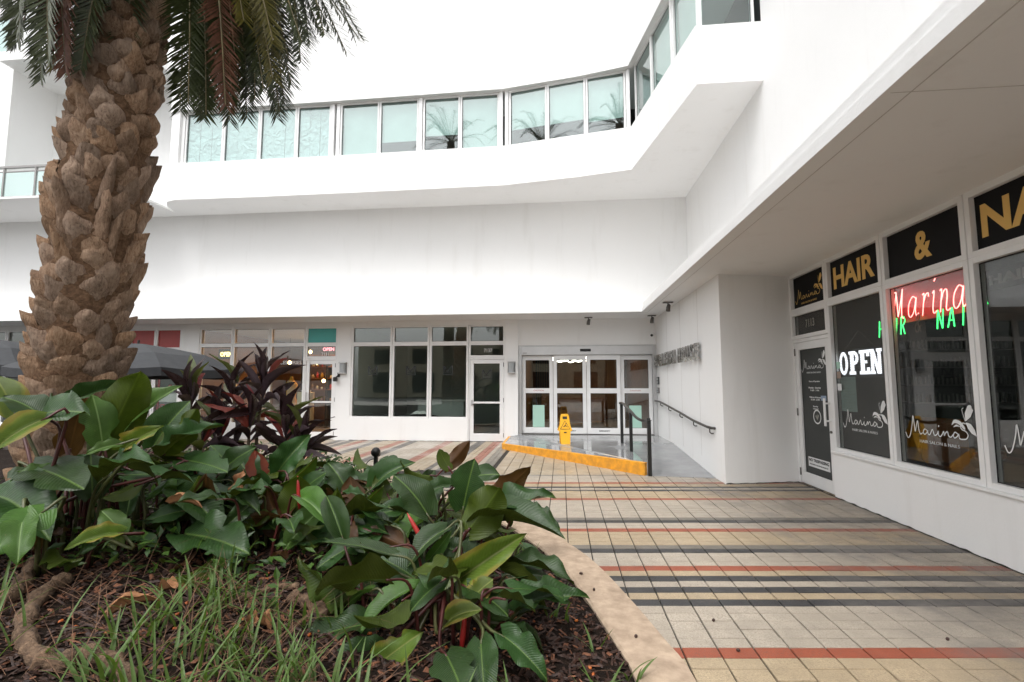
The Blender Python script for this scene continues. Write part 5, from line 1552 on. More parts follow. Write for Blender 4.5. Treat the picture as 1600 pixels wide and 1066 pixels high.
# ------------------------------------------------------------------ measured points: plant, base, tip, width ratio, roll, kind
HERO= [('a', [-0.669, 3.386, 0.691], [-0.596, 3.368, 0.968], 0.62, 0, 'g'), ('a', [-0.936, 3.312, 0.652], [-1.123, 3.324, 0.871], 0.66, 15, 'g'), ('a', [-0.487, 3.363, 0.587], [-0.137, 3.328, 0.805], 0.45, -20, 'g'), ('a', [-0.494, 3.262, 0.572], [-0.081, 3.089, 0.717], 0.42, -35, 'g'), ('a', [-0.564, 3.46, 0.546], [-0.242, 3.358, 0.915], 0.3, 55, 'b'), ('a', [-0.581, 3.201, 0.595], [-0.407, 3.147, 0.829], 0.65, 20, 'u'), ('a', [-0.767, 3.135, 0.557], [-0.932, 2.977, 0.455], 0.5, 20, 'g'), ('a', [-0.639, 3.019, 0.312], [-0.292, 2.98, 0.576], 0.34, 30, 'y'), ('a', [-0.635, 2.957, 0.439], [-0.826, 2.787, 0.433], 0.6, 10, 'u'), ('a', [-0.89, 2.993, 0.316], [-1.144, 3.006, 0.457], 0.62, 10, 'g'), ('a', [-0.288, 3.098, 0.387], [0.032, 2.978, 0.394], 0.4, -35, 'g'), ('a', [-0.223, 2.866, 0.234], [0.061, 2.831, 0.385], 0.42, -10, 'g'), ('a', [-0.568, 2.486, 0.15], [-0.458, 2.299, 0.104], 0.7, 0, 'g'), ('a', [-0.412, 2.549, 0.18], [-0.366, 2.362, 0.072], 0.55, 10, 'g'), ('a', [-0.286, 2.611, 0.192], [-0.101, 2.484, 0.129], 0.48, 0, 'g'), ('a', [-0.593, 2.676, 0.249], [-0.474, 2.629, 0.34], 0.95, 0, 'y'), ('a', [-0.518, 2.832, 0.285], [-0.402, 2.834, 0.393], 0.75, 0, 'y'), ('a', [-1.089, 2.734, 0.165], [-1.347, 2.558, 0.156], 0.42, 15, 'g'), ('a', [-0.863, 2.793, 0.328], [-1.086, 2.628, 0.228], 0.4, 30, 'l'), ('a', [-0.964, 2.552, 0.094], [-1.159, 2.378, 0.123], 0.55, 0, 'g'), ('a', [-0.926, 2.505, 0.096], [-0.726, 2.512, 0.244], 0.45, 20, 'y'), ('a', [-0.841, 3.142, 0.398], [-0.718, 3.141, 0.549], 0.3, 40, 'l'), ('a', [-0.533, 3.176, 0.366], [-0.792, 3.243, 0.455], 0.5, 0, 'g'), ('b', [-1.155, 4.191, 0.723], [-1.364, 4.064, 0.779], 0.55, 10, 'u'), ('b', [-0.979, 4.202, 0.8], [-1.043, 4.184, 0.932], 0.6, 0, 'u'), ('b', [-1.025, 4.401, 0.778], [-0.839, 4.403, 0.974], 0.38, 20, 'b'), ('b', [-1.86, 4.131, 0.602], [-2.014, 4.146, 0.825], 0.8, 0, 'g'), ('b', [-1.547, 4.056, 0.666], [-1.325, 4.06, 0.87], 0.6, -10, 'g'), ('b', [-1.668, 3.956, 0.519], [-1.772, 4.03, 0.709], 0.8, 20, 'b'), ('b', [-1.455, 4.021, 0.602], [-1.557, 4.05, 0.725], 0.7, 0, 'u'), ('b', [-1.218, 3.904, 0.482], [-1.446, 3.777, 0.518], 0.5, 0, 'g'), ('b', [-0.91, 3.917, 0.686], [-1.086, 3.8, 0.667], 0.5, 10, 'g'), ('b', [-0.849, 4.124, 0.698], [-0.54, 4.048, 0.76], 0.5, 0, 'g'), ('c', [-2.77, 3.926, 0.741], [-2.913, 3.89, 0.983], 0.75, 20, 'g'), ('c', [-2.631, 3.94, 0.741], [-2.836, 4.002, 0.943], 0.7, -10, 'g'), ('c', [-2.38, 4.011, 0.797], [-2.214, 4.056, 1.042], 0.6, 15, 'g'), ('c', [-2.523, 3.951, 0.741], [-2.596, 3.977, 0.928], 0.75, 20, 'r'), ('c', [-2.043, 3.618, 0.495], [-2.014, 3.647, 0.772], 0.72, 0, 'u'), ('c', [-2.092, 3.567, 0.442], [-2.24, 3.584, 0.655], 0.72, 0, 'b'), ('c', [-1.869, 3.689, 0.462], [-1.629, 3.641, 0.699], 0.55, 15, 'u'), ('c', [-2.417, 3.775, 0.574], [-2.462, 3.755, 0.748], 0.8, 0, 'g'), ('c', [-2.445, 3.476, 0.504], [-2.129, 3.402, 0.559], 0.55, 0, 'u'), ('c', [-1.772, 3.438, 0.559], [-1.908, 3.287, 0.397], 0.55, 0, 'l'), ('c', [-1.847, 3.448, 0.357], [-1.517, 3.37, 0.479], 0.5, 0, 'g'), ('c', [-1.305, 3.292, 0.457], [-1.556, 3.127, 0.331], 0.42, 10, 'g'), ('c', [-1.248, 3.295, 0.487], [-1.002, 3.225, 0.421], 0.4, 40, 'b'), ('c', [-2.289, 3.782, 0.635], [-2.455, 3.666, 0.618], 0.5, 20, 'g'), ('c', [-2.424, 3.39, 0.357], [-2.302, 3.303, 0.336], 1.0, 0, 'y'), ('c', [-2.085, 3.803, 0.635], [-1.879, 3.811, 0.778], 0.5, 0, 'g'), ('d', [-3.415, 2.904, 1.294], [-3.632, 2.87, 1.428], 0.62, 15, 'g'), ('d', [-3.407, 2.905, 1.285], [-3.097, 2.828, 1.365], 0.72, 10, 'g'), ('d', [-3.21, 2.725, 1.267], [-3.304, 2.573, 1.167], 0.9, 0, 'y'), ('d', [-3.109, 3.049, 1.14], [-3.163, 3.02, 1.408], 0.55, 10, 'l'), ('d', [-3.121, 3.101, 1.108], [-2.898, 3.083, 1.556], 0.42, 20, 'u'), ('d', [-3.114, 3.25, 1.146], [-2.845, 3.247, 1.485], 0.42, -20, 'l'), ('d', [-3.46, 3.194, 1.385], [-3.174, 3.21, 1.522], 0.3, 20, 'g'), ('d', [-3.508, 3.217, 1.073], [-3.414, 3.197, 1.403], 0.45, 25, 'b'), ('d', [-4.04, 3.242, 1.315], [-4.156, 3.21, 1.551], 0.6, 0, 'y'), ('d', [-2.831, 2.878, 1.113], [-2.905, 2.772, 1.086], 0.45, 0, 'l'), ('d', [-2.848, 2.979, 1.092], [-2.679, 2.984, 1.218], 0.45, 20, 'y'), ('d', [-3.328, 2.842, 0.955], [-2.906, 2.743, 0.846], 0.5, 0, 'g'), ('d', [-3.076, 2.981, 0.807], [-3.131, 3.007, 1.026], 0.65, 0, 'g'), ('d', [-3.279, 2.847, 0.955], [-3.37, 2.739, 0.933], 0.5, 10, 'l'), ('d', [-3.45, 2.743, 0.796], [-3.001, 2.589, 0.769], 0.6, 0, 'g'), ('d', [-2.894, 2.498, 0.774], [-2.91, 2.306, 0.644], 0.62, 0, 'l'), ('d', [-2.924, 2.445, 0.767], [-2.786, 2.323, 0.598], 0.4, 10, 'l'), ('d', [-2.808, 3.006, 0.832], [-2.891, 2.903, 0.764], 0.6, 10, 'u'), ('d', [-2.654, 2.739, 0.61], [-2.761, 2.576, 0.62], 0.45, 0, 'y'), ('d', [-2.676, 2.786, 0.622], [-2.775, 2.766, 0.73], 0.8, 0, 'l'), ('e', [-3.225, 3.651, 1.044], [-3.046, 3.693, 1.339], 0.6, 0, 'g'), ('e', [-3.113, 3.563, 1.026], [-2.822, 3.57, 1.285], 0.45, 20, 'u'), ('e', [-3.053, 3.573, 0.986], [-2.741, 3.532, 1.229], 0.4, -15, 'g'), ('e', [-2.819, 3.502, 0.912], [-2.445, 3.395, 0.843], 0.45, 0, 'g'), ('e', [-2.696, 3.725, 0.814], [-2.48, 3.731, 0.993], 0.5, 0, 'g'), ('e', [-2.908, 3.32, 0.596], [-2.503, 3.292, 0.798], 0.42, 10, 'u'), ('e', [-2.723, 3.328, 0.715], [-2.362, 3.223, 0.599], 0.55, 0, 'g'), ('e', [-2.665, 3.242, 0.612], [-2.803, 3.131, 0.574], 0.5, 0, 'g'), ('e', [-2.501, 3.17, 0.474], [-2.058, 3.067, 0.43], 0.5, 0, 'g'), ('e', [-3.211, 3.464, 0.898], [-3.29, 3.362, 0.82], 0.5, 0, 'l'), ('e', [-2.903, 3.397, 0.867], [-2.993, 3.294, 0.793], 0.5, 0, 'g')]
FR= [([-3.298, 3.647, 5.506], [-3.332, 3.784, 3.95], 'g'), ([-3.086, 3.576, 5.413], [-3.03, 3.723, 3.838], 'g'), ([-2.845, 3.415, 5.226], [-2.728, 3.554, 3.811], 'b'), ([-3.005, 3.77, 5.599], [-2.792, 3.923, 4.129], 'g'), ([-2.793, 3.606, 5.413], [-2.539, 3.753, 4.059], 'g'), ([-2.616, 3.439, 5.226], [-2.343, 3.573, 4.031], 'o'), ([-2.727, 3.705, 5.506], [-2.377, 3.841, 4.379], 'g'), ([-2.677, 3.895, 5.692], [-2.191, 4.028, 4.76], 'g'), ([-2.625, 3.993, 5.785], [-2.052, 4.124, 4.965], 'g'), ([-3.625, 4.448, 6.344], [-3.422, 4.613, 4.722], 'g'), ([-3.986, 4.504, 6.437], [-3.974, 4.661, 4.701], 'g'), ([-3.637, 4.631, 6.531], [-3.339, 4.795, 5.044], 'g'), ([-3.295, 4.573, 6.437], [-2.816, 4.715, 5.396], 'o'), ([-2.871, 3.505, 5.32], [-2.717, 3.613, 4.299], 'g'), ([-2.688, 3.339, 5.133], [-2.511, 3.42, 4.428], 'o'), ([-4.518, 3.617, 5.599], [-4.652, 3.723, 4.273], 'g'), ([-4.276, 3.456, 5.413], [-4.378, 3.544, 4.323], 'g'), ([-4.287, 3.548, 5.506], [-4.331, 3.654, 4.277], 'b'), ([-4.835, 4.048, 6.065], [-4.854, 4.184, 4.524], 'o'), ([-4.662, 3.51, 5.506], [-4.954, 3.566, 4.559], 'g'), ([-4.904, 3.763, 5.785], [-5.159, 3.808, 5.002], 'g'), ([-5.004, 4.124, 6.158], [-5.067, 4.226, 4.946], 'g'), ([-5.023, 3.937, 5.972], [-5.227, 3.995, 5.091], 'b'), ([-5.072, 4.209, 6.251], [-5.117, 4.331, 4.848], 'o'), ([-2.536, 3.539, 5.32], [-2.158, 3.66, 4.395], 'g'), ([-2.518, 3.726, 5.506], [-2.026, 3.851, 4.661], 'g'), ([-2.889, 3.874, 5.692], [-2.546, 4.009, 4.572], 'o'), ([-3.031, 3.86, 5.692], [-2.784, 4.007, 4.324], 'g'), ([-3.025, 3.675, 5.506], [-2.875, 3.821, 4.041], 'g'), ([-3.254, 3.837, 5.692], [-3.157, 3.99, 4.1], 'g'), ([-3.268, 3.743, 5.599], [-3.23, 3.882, 4.088], 'g'), ([-3.103, 3.482, 5.32], [-3.107, 3.611, 3.879], 'g'), ([-2.462, 3.824, 5.599], [-1.881, 3.945, 4.907], 'g'), ([-2.55, 3.353, 5.133], [-2.282, 3.458, 4.264], 'o'), ([-4.428, 3.441, 5.413], [-4.63, 3.505, 4.477], 'g'), ([-4.651, 3.789, 5.785], [-4.742, 3.893, 4.519], 'o')]
TR= [([-4.511, 4.169, 1.147], 0.569), ([-4.509, 4.147, 1.386], 0.527), ([-4.504, 4.134, 2.108], 0.508), ([-4.444, 4.135, 2.724], 0.496), ([-4.406, 4.133, 3.353], 0.507), ([-4.342, 4.132, 3.995], 0.475), ([-4.314, 4.174, 4.683], 0.44), ([-4.306, 4.212, 5.398], 0.436), ([-4.329, 4.256, 6.006], 0.452)]
TI= [[-4.65, 5.594, 1.412], [-4.191, 5.733, 1.507], [-3.698, 5.574, 1.584], [-3.323, 5.457, 1.058], [-4.157, 5.48, 0.989], [-3.099, 5.404, 0.772], [-3.749, 5.414, 1.058], [-4.235, 5.283, 0.846]]
ROOT= [[[-2.789, 2.592, 0.404], [-2.862, 2.539, 0.353], [-2.842, 2.446, 0.293], [-2.757, 2.359, 0.225], [-2.616, 2.299, 0.155], [-2.469, 2.296, 0.134], [-2.362, 2.324, 0.164], [-2.249, 2.316, 0.15], [-2.125, 2.281, 0.117], [-2.006, 2.196, 0.072]], [[-3.057, 2.66, 0.476], [-3.023, 2.569, 0.404], [-3.039, 2.523, 0.335], [-3.122, 2.468, 0.287]], [[-1.668, 2.975, 0.206], [-1.564, 2.936, 0.196], [-1.462, 2.898, 0.173], [-1.381, 2.858, 0.151]], [[-1.969, 2.894, 0.208], [-1.845, 2.956, 0.225], [-1.755, 3.013, 0.244], [-1.644, 3.026, 0.232]]]
CAMV = Vector((0, 0, 1.5))
palm = thing('palm_tree', (-4.46, 4.17, 0.35), 'thick date palm with a rough brown trunk of cut leaf bases', 'palm tree')
TRc = [(Vector(p), r) for p, r in TR]
TRc.insert(0, (Vector((-4.53, 4.20, 0.2)), 0.60))
def trunk_at(z):
    for (p, r), (q, s) in zip(TRc, TRc[1:]):
        if p.z <= z <= q.z:
            f = (z - p.z) / (q.z - p.z)
            return p.lerp(q, f), r + (s - r) * f
    return (TRc[0] if z < TRc[0][0].z else TRc[-1])
mb = MB()
zs = [0.2 + 0.04 * k for k in range(150)]
pts, rad = [], []
for z in zs:
    p, r = trunk_at(z); pts.append(p); rad.append(r * 0.755 - 0.062)
mb.tube(pts, rad, 72)
tr_o = mb.build('trunk', M['fibre'], palm, smooth=True)
for v in tr_o.data.vertices:
    pw = v.co + W[tr_o.name].translation
    c, r = trunk_at(pw.z)
    d = Vector((pw.x - c.x, pw.y - c.y, 0))
    v.co += d.normalized() * (0.03 * noise.noise(pw * 7) + 0.02 * noise.noise(pw * 19)) if d.length > 1e-4 else Vector()

def boot_mesh(seed, wid, hgt, depth, kind):
    """a cut leaf base: wide bulging scale with a broken, hollow upper edge. x across, y outwards, z up the trunk"""
    rnd = random.Random(seed)
    nu, nv = 13, 13
    mb = MB()
    P = {}
    lean = rnd.uniform(-0.14, 0.14)
    peak = rnd.uniform(-0.5, 0.5)
    knee, topw = rnd.uniform(0.48, 0.68), rnd.uniform(0.10, 0.42)
    jag = 0.022 if kind == 'scale' else 0.05
    for j in range(nv + 1):
        t = j / nv
        if kind == 'lump':
            ww = wid * (0.30 + 0.78 * math.sin(math.pi * min(1, t * 0.66 + 0.12)))
            yy = depth * (0.05 + 1.05 * math.sin(math.pi * min(1, (t * 0.72 + 0.05))) ** 0.9)
        elif kind == 'fin':
            ww = wid * (0.95 - 0.42 * t)
            yy = depth * (0.15 + 1.0 * t ** 1.1)
        else:
            ww = wid * (0.36 + 0.64 * min(1, t / knee) if t < knee else 1.0 - topw * (t - knee) / (1 - knee))
            yy = depth * (0.02 + 0.98 * min(1.0, t * 1.15) ** 0.85)
        for i in range(nu + 1):
            s = i / nu * 2 - 1
            cross = (1 - abs(s) ** (1.7 if kind == 'scale' else 2.4))
            x = s * ww * 0.5 + lean * t * wid
            y = yy * (0.30 + 0.70 * cross) - (1 - cross) * 0.035
            z = (t - 0.42) * hgt
            if j == nv:
                z += hgt * (0.16 * (1 - abs(s - peak)) + rnd.uniform(-jag, jag)) - 0.03 * abs(s)
            nn = noise.noise(Vector((x * 9 + seed * 3.1, y * 9, z * 9)))
            n2 = noise.noise(Vector((x * 26 + seed, y * 26, z * 16)))
            n3 = noise.noise(Vector((x * 48 + seed * 1.7, seed, z * 7)))
            k = 0.034 if kind == 'lump' else 0.018
            P[(i, j)] = (x + nn * 0.014, y + nn * k + n2 * 0.008 + n3 * 0.007, z + nn * 0.010)
    for j in range(nv + 1):
        for i in range(nu + 1):
            mb.v.append(P[(i, j)])
    w_ = nu + 1
    for j in range(nv):
        for i in range(nu):
            mb.f.append((j * w_ + i, j * w_ + i + 1, (j + 1) * w_ + i + 1, (j + 1) * w_ + i)); mb.m.append(0)
    # the broken top turns in and down towards the trunk
    b = len(mb.v)
    for i in range(w_):
        x, y, z = P[(i, nv)]
        mb.v.append((x * 0.82, y * 0.55 - 0.01, z - (0.02 if kind != 'lump' else -0.02) + rnd.uniform(-0.012, 0.012)))
    for i in range(w_):
        x, y, z = P[(i, nv)]
        mb.v.append((x * 0.7, -0.08, z - 0.05))
    for i in range(nu):
        mb.f.append((nv * w_ + i, nv * w_ + i + 1, b + i + 1, b + i)); mb.m.append(0)
        mb.f.append((b + i, b + i + 1, b + w_ + i + 1, b + w_ + i)); mb.m.append(0)
    mb.smooth = False
    me = mb.mesh('leaf_base', [M['boot']])
    for p in me.polygons:
        p.use_smooth = True
    try:
        me.set_sharp_from_angle(angle=R(42))
    except Exception:
        pass
    return me
boots = {'scale': [boot_mesh(k, 0.315, 0.245, 0.100, 'scale') for k in range(12)],
         'lump': [boot_mesh(40 + k, 0.26, 0.225, 0.10, 'lump') for k in range(10)],
         'fin': [boot_mesh(80 + k, 0.19, 0.42, 0.12, 'fin') for k in range(5)]}
z, row, n_part = 0.42, 0, 0
rest = MB()
while z < 5.95:
    nr = 8
    for k in range(nr):
        a = 2 * math.pi * (k + 0.5 * (row % 2)) / nr + random.gauss(0, 0.10) + row * 0.05
        zz = z + random.gauss(0, 0.035)
        cc, rr = trunk_at(zz)
        rr *= 0.755
        kind = 'lump' if zz > 3.9 + random.gauss(0, 0.5) and random.random() < 0.75 else 'scale'
        if 2.4 < zz < 3.9 and random.random() < 0.22: kind = 'fin'
        sc = (rr / 0.45) * random.uniform(0.85, 1.12)
        n_ = Vector((math.cos(a), math.sin(a), 0))
        x_ = Vector((-math.sin(a), math.cos(a), 0))
        up_ = Vector((0, 0, 1))
        tilt = random.gauss(0.02, 0.05)
        roll = random.gauss(0, 0.10)
        up2 = (up_ + n_ * tilt + x_ * roll).normalized()
        nn = (n_ - up2 * n_.dot(up2)).normalized()
        xx = nn.cross(up2)
        pos = cc + n_ * (rr - 0.085 + random.gauss(0, 0.008))
        pos.z = zz
        hs_ = random.uniform(0.88, 1.15)
        T = Matrix(((xx.x * sc, nn.x, up2.x * hs_, pos.x), (xx.y * sc, nn.y, up2.y * hs_, pos.y), (xx.z * sc, nn.z, up2.z * hs_, pos.z), (0, 0, 0, 1)))
        me = random.choice(boots[kind])
        facing = n_.dot((CAMV - pos).normalized())
        if facing > -0.12 and zz < 5.75 and n_part < 300:
            inst('leaf_base', me, T, palm); n_part += 1
        else:
            b = len(rest.v)
            rest.v += [tuple(T @ v.co) for v in me.vertices]
            rest.f += [tuple(b + i for i in p.vertices) for p in me.polygons]
            rest.m += [0] * len(me.polygons)
    z += 0.142
    row += 1
tag(rest.build('hidden_leaf_bases', M['boot'], palm, smooth=True, recalc=False), kind='stuff')

def frond(path, mat, seed, ll=0.30, n_leaf=80, out_ref=None, droop=0.25):
    rnd = random.Random(seed)
    P = catmull(path, 10)
    L = [0.0]
    for a, b in zip(P, P[1:]): L.append(L[-1] + (b - a).length)
    tot = L[-1]
    mb = MB()
    mb.tube(P[::2] + [P[-1]], [0.016 * (1 - 0.85 * i / (len(P) / 2)) + 0.002 for i in range(len(P[::2]) + 1)], 5, 1)
    def at(s):
        for i in range(len(P) - 1):
            if L[i + 1] >= s:
                f = (s - L[i]) / max(1e-6, L[i + 1] - L[i])
                return P[i].lerp(P[i + 1], f), (P[i + 1] - P[i]).normalized()
        return P[-1], (P[-1] - P[-2]).normalized()
    for k in range(n_leaf):
        s = tot * (0.12 + 0.88 * (k / (n_leaf - 1)))
        p, d = at(s)
        f = k / (n_leaf - 1)
        ref = out_ref if out_ref is not None else Vector((0, 0, 1))
        side = d.cross(ref)
        if side.length < 0.05: side = d.cross(Vector((1, 0, 0)))
        side.normalize()
        nrm = side.cross(d).normalized()
        ln = ll * (0.55 + 0.45 * math.sin(math.pi * min(1, f * 0.9 + 0.22))) * (1.0 if f < 0.9 else 1.0 - (f - 0.9) * 3.5)
        for sg in (-1, 1):
            ang = 1.02 - 0.40 * f + rnd.gauss(0, 0.07)
            ld = (side * sg * math.sin(ang) + d * math.cos(ang) + nrm * (0.32 + rnd.gauss(0, 0.12))).normalized()
            ln2 = ln * rnd.uniform(0.85, 1.1)
            tip = p + ld * ln2 + Vector((0, 0, -droop * ln2 * ln2 / 0.3))
            mid = p + ld * ln2 * 0.5 + Vector((0, 0, -droop * ln2 * ln2 / 0.3 * 0.2))
            wv = ld.cross(nrm).normalized() * 0.0072 + nrm * 0.003
            b = len(mb.v)
            mb.v += [tuple(p - wv * 0.5), tuple(p + wv * 0.5), tuple(mid + wv), tuple(mid - wv), tuple(tip)]
            mb.f += [(b, b + 1, b + 2, b + 3), (b + 3, b + 2, b + 4)]
            mb.m += [0, 0]
    return mb
CR = trunk_at(5.95)[0].copy(); CR.z = 6.25
MF = {'g': M['frond_g'], 'o': M['frond_o'], 'b': M['frond_b']}
sd = 0
for a, b, ty in list(FR):          # a second, shorter layer of hanging fronds behind the first
    dx = random.uniform(-0.22, 0.22)
    FR.append(([a[0] + dx, a[1] + random.uniform(0.1, 0.5), a[2] + 0.1], [b[0] + dx * 0.8, b[1] + random.uniform(0.1, 0.5), b[2] + random.uniform(0.0, 0.32)], 'g' if random.random() < 0.8 else ty))
for a, b, ty in FR:
    a, b = Vector(a), Vector(b)
    sd += 1
    outd = Vector((a.x - CR.x, a.y - CR.y, 0))
    if outd.length < 0.2: outd = Vector((0.3, -1, 0))
    outd.normalize()
    st = CR + outd * 0.25
    m1 = st.lerp(a, 0.45); m1.z = max(a.z, 6.3) + 0.35
    b2 = b + (b - a).normalized() * 0.02
    path = [st, m1, a + Vector((0, 0, 0.1)), a.lerp(b, 0.5) + outd * 0.05, b2]
    fo_ = frond(path, ty, sd, 0.36, 170, out_ref=(outd * 0.8 + Vector((0.15, -0.5, 0.25))), droop=0.12)
    fo_.build('frond', [MF[ty], M['rachis']], palm, recalc=False)
for k in range(34):
    a = random.uniform(-math.pi, math.pi)
    back = math.sin(a)                       # +1 points away from the camera
    el = random.uniform(0.25, 1.2) if back < 0.1 else random.uniform(0.95, 1.35)
    ln = random.uniform(2.4, 3.1)
    h = Vector((math.cos(a), math.sin(a), 0))
    st = CR + h * 0.2
    d0 = (h * math.cos(el) + Vector((0, 0, 1)) * math.sin(el))
    p1 = st + d0 * ln * 0.35; p2 = st + d0 * ln * 0.68 + Vector((0, 0, -0.10)) + h * 0.1
    p3 = st + d0 * ln * 0.92 + h * 0.30 + Vector((0, 0, -0.42))
    fo_ = frond([st, p1, p2, p3], 'g', 300 + k, 0.34, 70, out_ref=Vector((0, 0, 1)))
    fo_.build('frond', [MF['g' if k % 7 else 'o'], M['rachis']], palm, recalc=False)

# ------------------------------------------------------------------ broad leaf plants
def leaf_mesh(seed, fold, curl, torn=0.0, shape='phil', wave=0.02):
    """blade 1 long (y), full width 1 (x): base at the origin, folded along the midrib"""
    rnd = random.Random(seed)
    nv, nu = (14, 5) if shape == 'phil' else (10, 2)
    prof_t = [0, 0.05, 0.15, 0.3, 0.45, 0.6, 0.75, 0.88, 0.95, 1.0]
    prof_w = [0.34, 0.64, 0.90, 1.0, 1.0, 0.93, 0.75, 0.46, 0.23, 0.0] if shape == 'phil' else [0.22, 0.34, 0.62, 0.92, 1.0, 0.92, 0.70, 0.40, 0.2, 0.0]
    def wid(t):
        for i in range(len(prof_t) - 1):
            if prof_t[i] <= t <= prof_t[i + 1]:
                f = (t - prof_t[i]) / (prof_t[i + 1] - prof_t[i]); f = f * f * (3 - 2 * f) * 0.5 + f * 0.5
                return prof_w[i] + (prof_w[i + 1] - prof_w[i]) * f
        return 0
    mb = MB(); uvs = []
    ph = rnd.uniform(0, 6.28)
    bites = [(rnd.uniform(0.1, 0.9), rnd.choice((-1, 1)), rnd.uniform(0.3, 1.0) * torn) for _ in range(5)] if torn else []
    for j in range(nv + 1):
        t = j / nv
        w_ = wid(t) * 0.5
        for i in range(-nu, nu + 1):
            s = i / nu
            ww = w_
            for bt, bs, bd in bites:
                if s * bs > 0: ww *= 1 - bd * max(0, 1 - abs(t - bt) / 0.09)
            x = s * ww
            back = 0.10 * max(0, 1 - t / 0.14) * abs(s) ** 1.3 if shape == 'phil' else 0
            y = t - back * 1.2
            ax = abs(x)
            zf = ax * math.tan(fold) * (1 - 0.35 * abs(s))
            zc = -curl * (t ** 2) * 0.5 + 0.06 * math.sin(t * 3.0)
            zr = wave * (0.5 + 1.6 * (seed % 3)) * math.sin(t * (9 + 3 * (seed % 4)) + ph + (1.7 if s > 0 else 0)) * abs(s) ** 2
            mb.v.append((x * math.cos(fold), y, zf + zc + zr + 0.010 * rnd.uniform(-1, 1) * abs(s)))
            uvs.append((0.5 + 0.5 * s * (ww / 0.5), t))
    n1 = 2 * nu + 1
    for j in range(nv):
        for i in range(n1 - 1):
            mb.f.append((j * n1 + i, j * n1 + i + 1, (j + 1) * n1 + i + 1, (j + 1) * n1 + i)); mb.m.append(0)
    me = bpy.data.meshes.new('leaf')
    me.from_pydata(mb.v, [], mb.f)
    ul = me.uv_layers.new(name='UVMap')
    for lp in me.loops:
        ul.data[lp.index].uv = uvs[lp.vertex_index]
    for p in me.polygons: p.use_smooth = True
    me.update()
    return me
LV = []
for k in range(12):
    LV.append((0.16 + 0.14 * (k % 4), 0.02 + 0.20 * ((k * 5) % 4) - (0.15 if k % 5 == 0 else 0), (0.45, 0.0, 0.2, 0.0)[k % 4]))
leaf_var = {}
def get_leaf(ty, k, shape='phil'):
    key = (ty, k, shape)
    if key not in leaf_var:
        if shape == 'phil':
            f_, c_, t_ = LV[k % 12]
            base_key = ('base', k, shape)
            if base_key not in leaf_var: leaf_var[base_key] = leaf_mesh(k, f_, c_, t_)
        else:
            base_key = ('base', k, shape)
            if base_key not in leaf_var: leaf_var[base_key] = leaf_mesh(100 + k, 0.30 + 0.1 * (k % 3), 0.10 + 0.3 * (k % 4), 0, 'ti', 0.012)
        me = leaf_var[base_key].copy()
        me.materials.append(M[ty])
        leaf_var[key] = me
    return leaf_var[key]

CAMP = Vector((0, 0, 1.5))
def place_leaf(plant, root, base, tip, ratio, roll, ty, k, stem=True, face='cam', shape='phil', srad=0.010, smat=None):
    base, tip = Vector(base), Vector(tip)
    yv = tip - base
    ln = yv.length
    yv.normalize()
    up = Vector((0, 0, 1))
    if face == 'cam':
        ref = (CAMP - base).normalized() * 0.75 + up * 0.65
    else:
        ref = up
    nv_ = ref - yv * ref.dot(yv)
    if nv_.length < 0.1: nv_ = Vector((0, -1, 0.2)) - yv * Vector((0, -1, 0.2)).dot(yv)
    nv_.normalize()
    nv_ = Matrix.Rotation(R(roll), 3, yv) @ nv_
    if ty in ('leaf_u', 'leaf_b', 'leaf_r') and shape == 'phil':
        nv_ = -nv_
    xv = yv.cross(nv_).normalized()
    wd = ratio * ln
    T = Matrix(((xv.x * wd, yv.x * ln, nv_.x * ln, base.x), (xv.y * wd, yv.y * ln, nv_.y * ln, base.y), (xv.z * wd, yv.z * ln, nv_.z * ln, base.z), (0, 0, 0, 1)))
    lf = inst('leaf', get_leaf(ty, k, shape), T, plant)
    if stem and root is not None:
        r_ = Vector(root)
        dist = (base - r_).length
        c1 = r_ + Vector((0, 0, dist * 0.35)) + (base - r_) * 0.15
        c2 = base - yv * min(0.12, dist * 0.25) - up * 0.02
        pp = catmull([r_, c1, c2, base + yv * 0.02], 4)
        mb = MB(); mb.tube(pp, [srad * 1.5 * (1 - 0.55 * i / len(pp)) for i in range(len(pp))], 6)
        st_ = mb.mesh('leaf_stalk', [smat or (M['stem_red'] if ty in ('leaf_b', 'leaf_r', 'leaf_u') or random.random() < 0.45 else M['stem_green'])])
        for p in st_.polygons: p.use_smooth = True
        inst('leaf_stalk', st_, Matrix.Identity(4), lf)
    return lf

TYM = {'g': 'leaf_g', 'u': 'leaf_u', 'l': 'leaf_l', 'y': 'leaf_y', 'b': 'leaf_b', 'r': 'leaf_r'}
PLANTS = {
 'a': ((-0.72, 2.98), 'large dark green broad leaf plant nearest the kerb, at the front of the bed'),
 'b': ((-1.25, 4.35), 'broad leaf plant beside the garden spotlight, behind the plant nearest the kerb'),
 'c': ((-2.05, 3.75), 'broad leaf plant with lime and bronze leaves in the middle of the bed'),
 'd': ((-3.35, 3.1), 'tall broad leaf plant with bright leaves before the palm trunk, at the left edge'),
 'e': ((-2.95, 3.75), 'broad leaf plant between the palm trunk and the purple plants'),
}
pl_obj = {}
for k, ((x, y), lb) in PLANTS.items():
    z = soil_z(x, y)
    pl_obj[k] = (thing('broad_leaf_plant', (x, y, z), lb, 'plant', 'broad leaf plants in the bed'), Vector((x, y, z)))
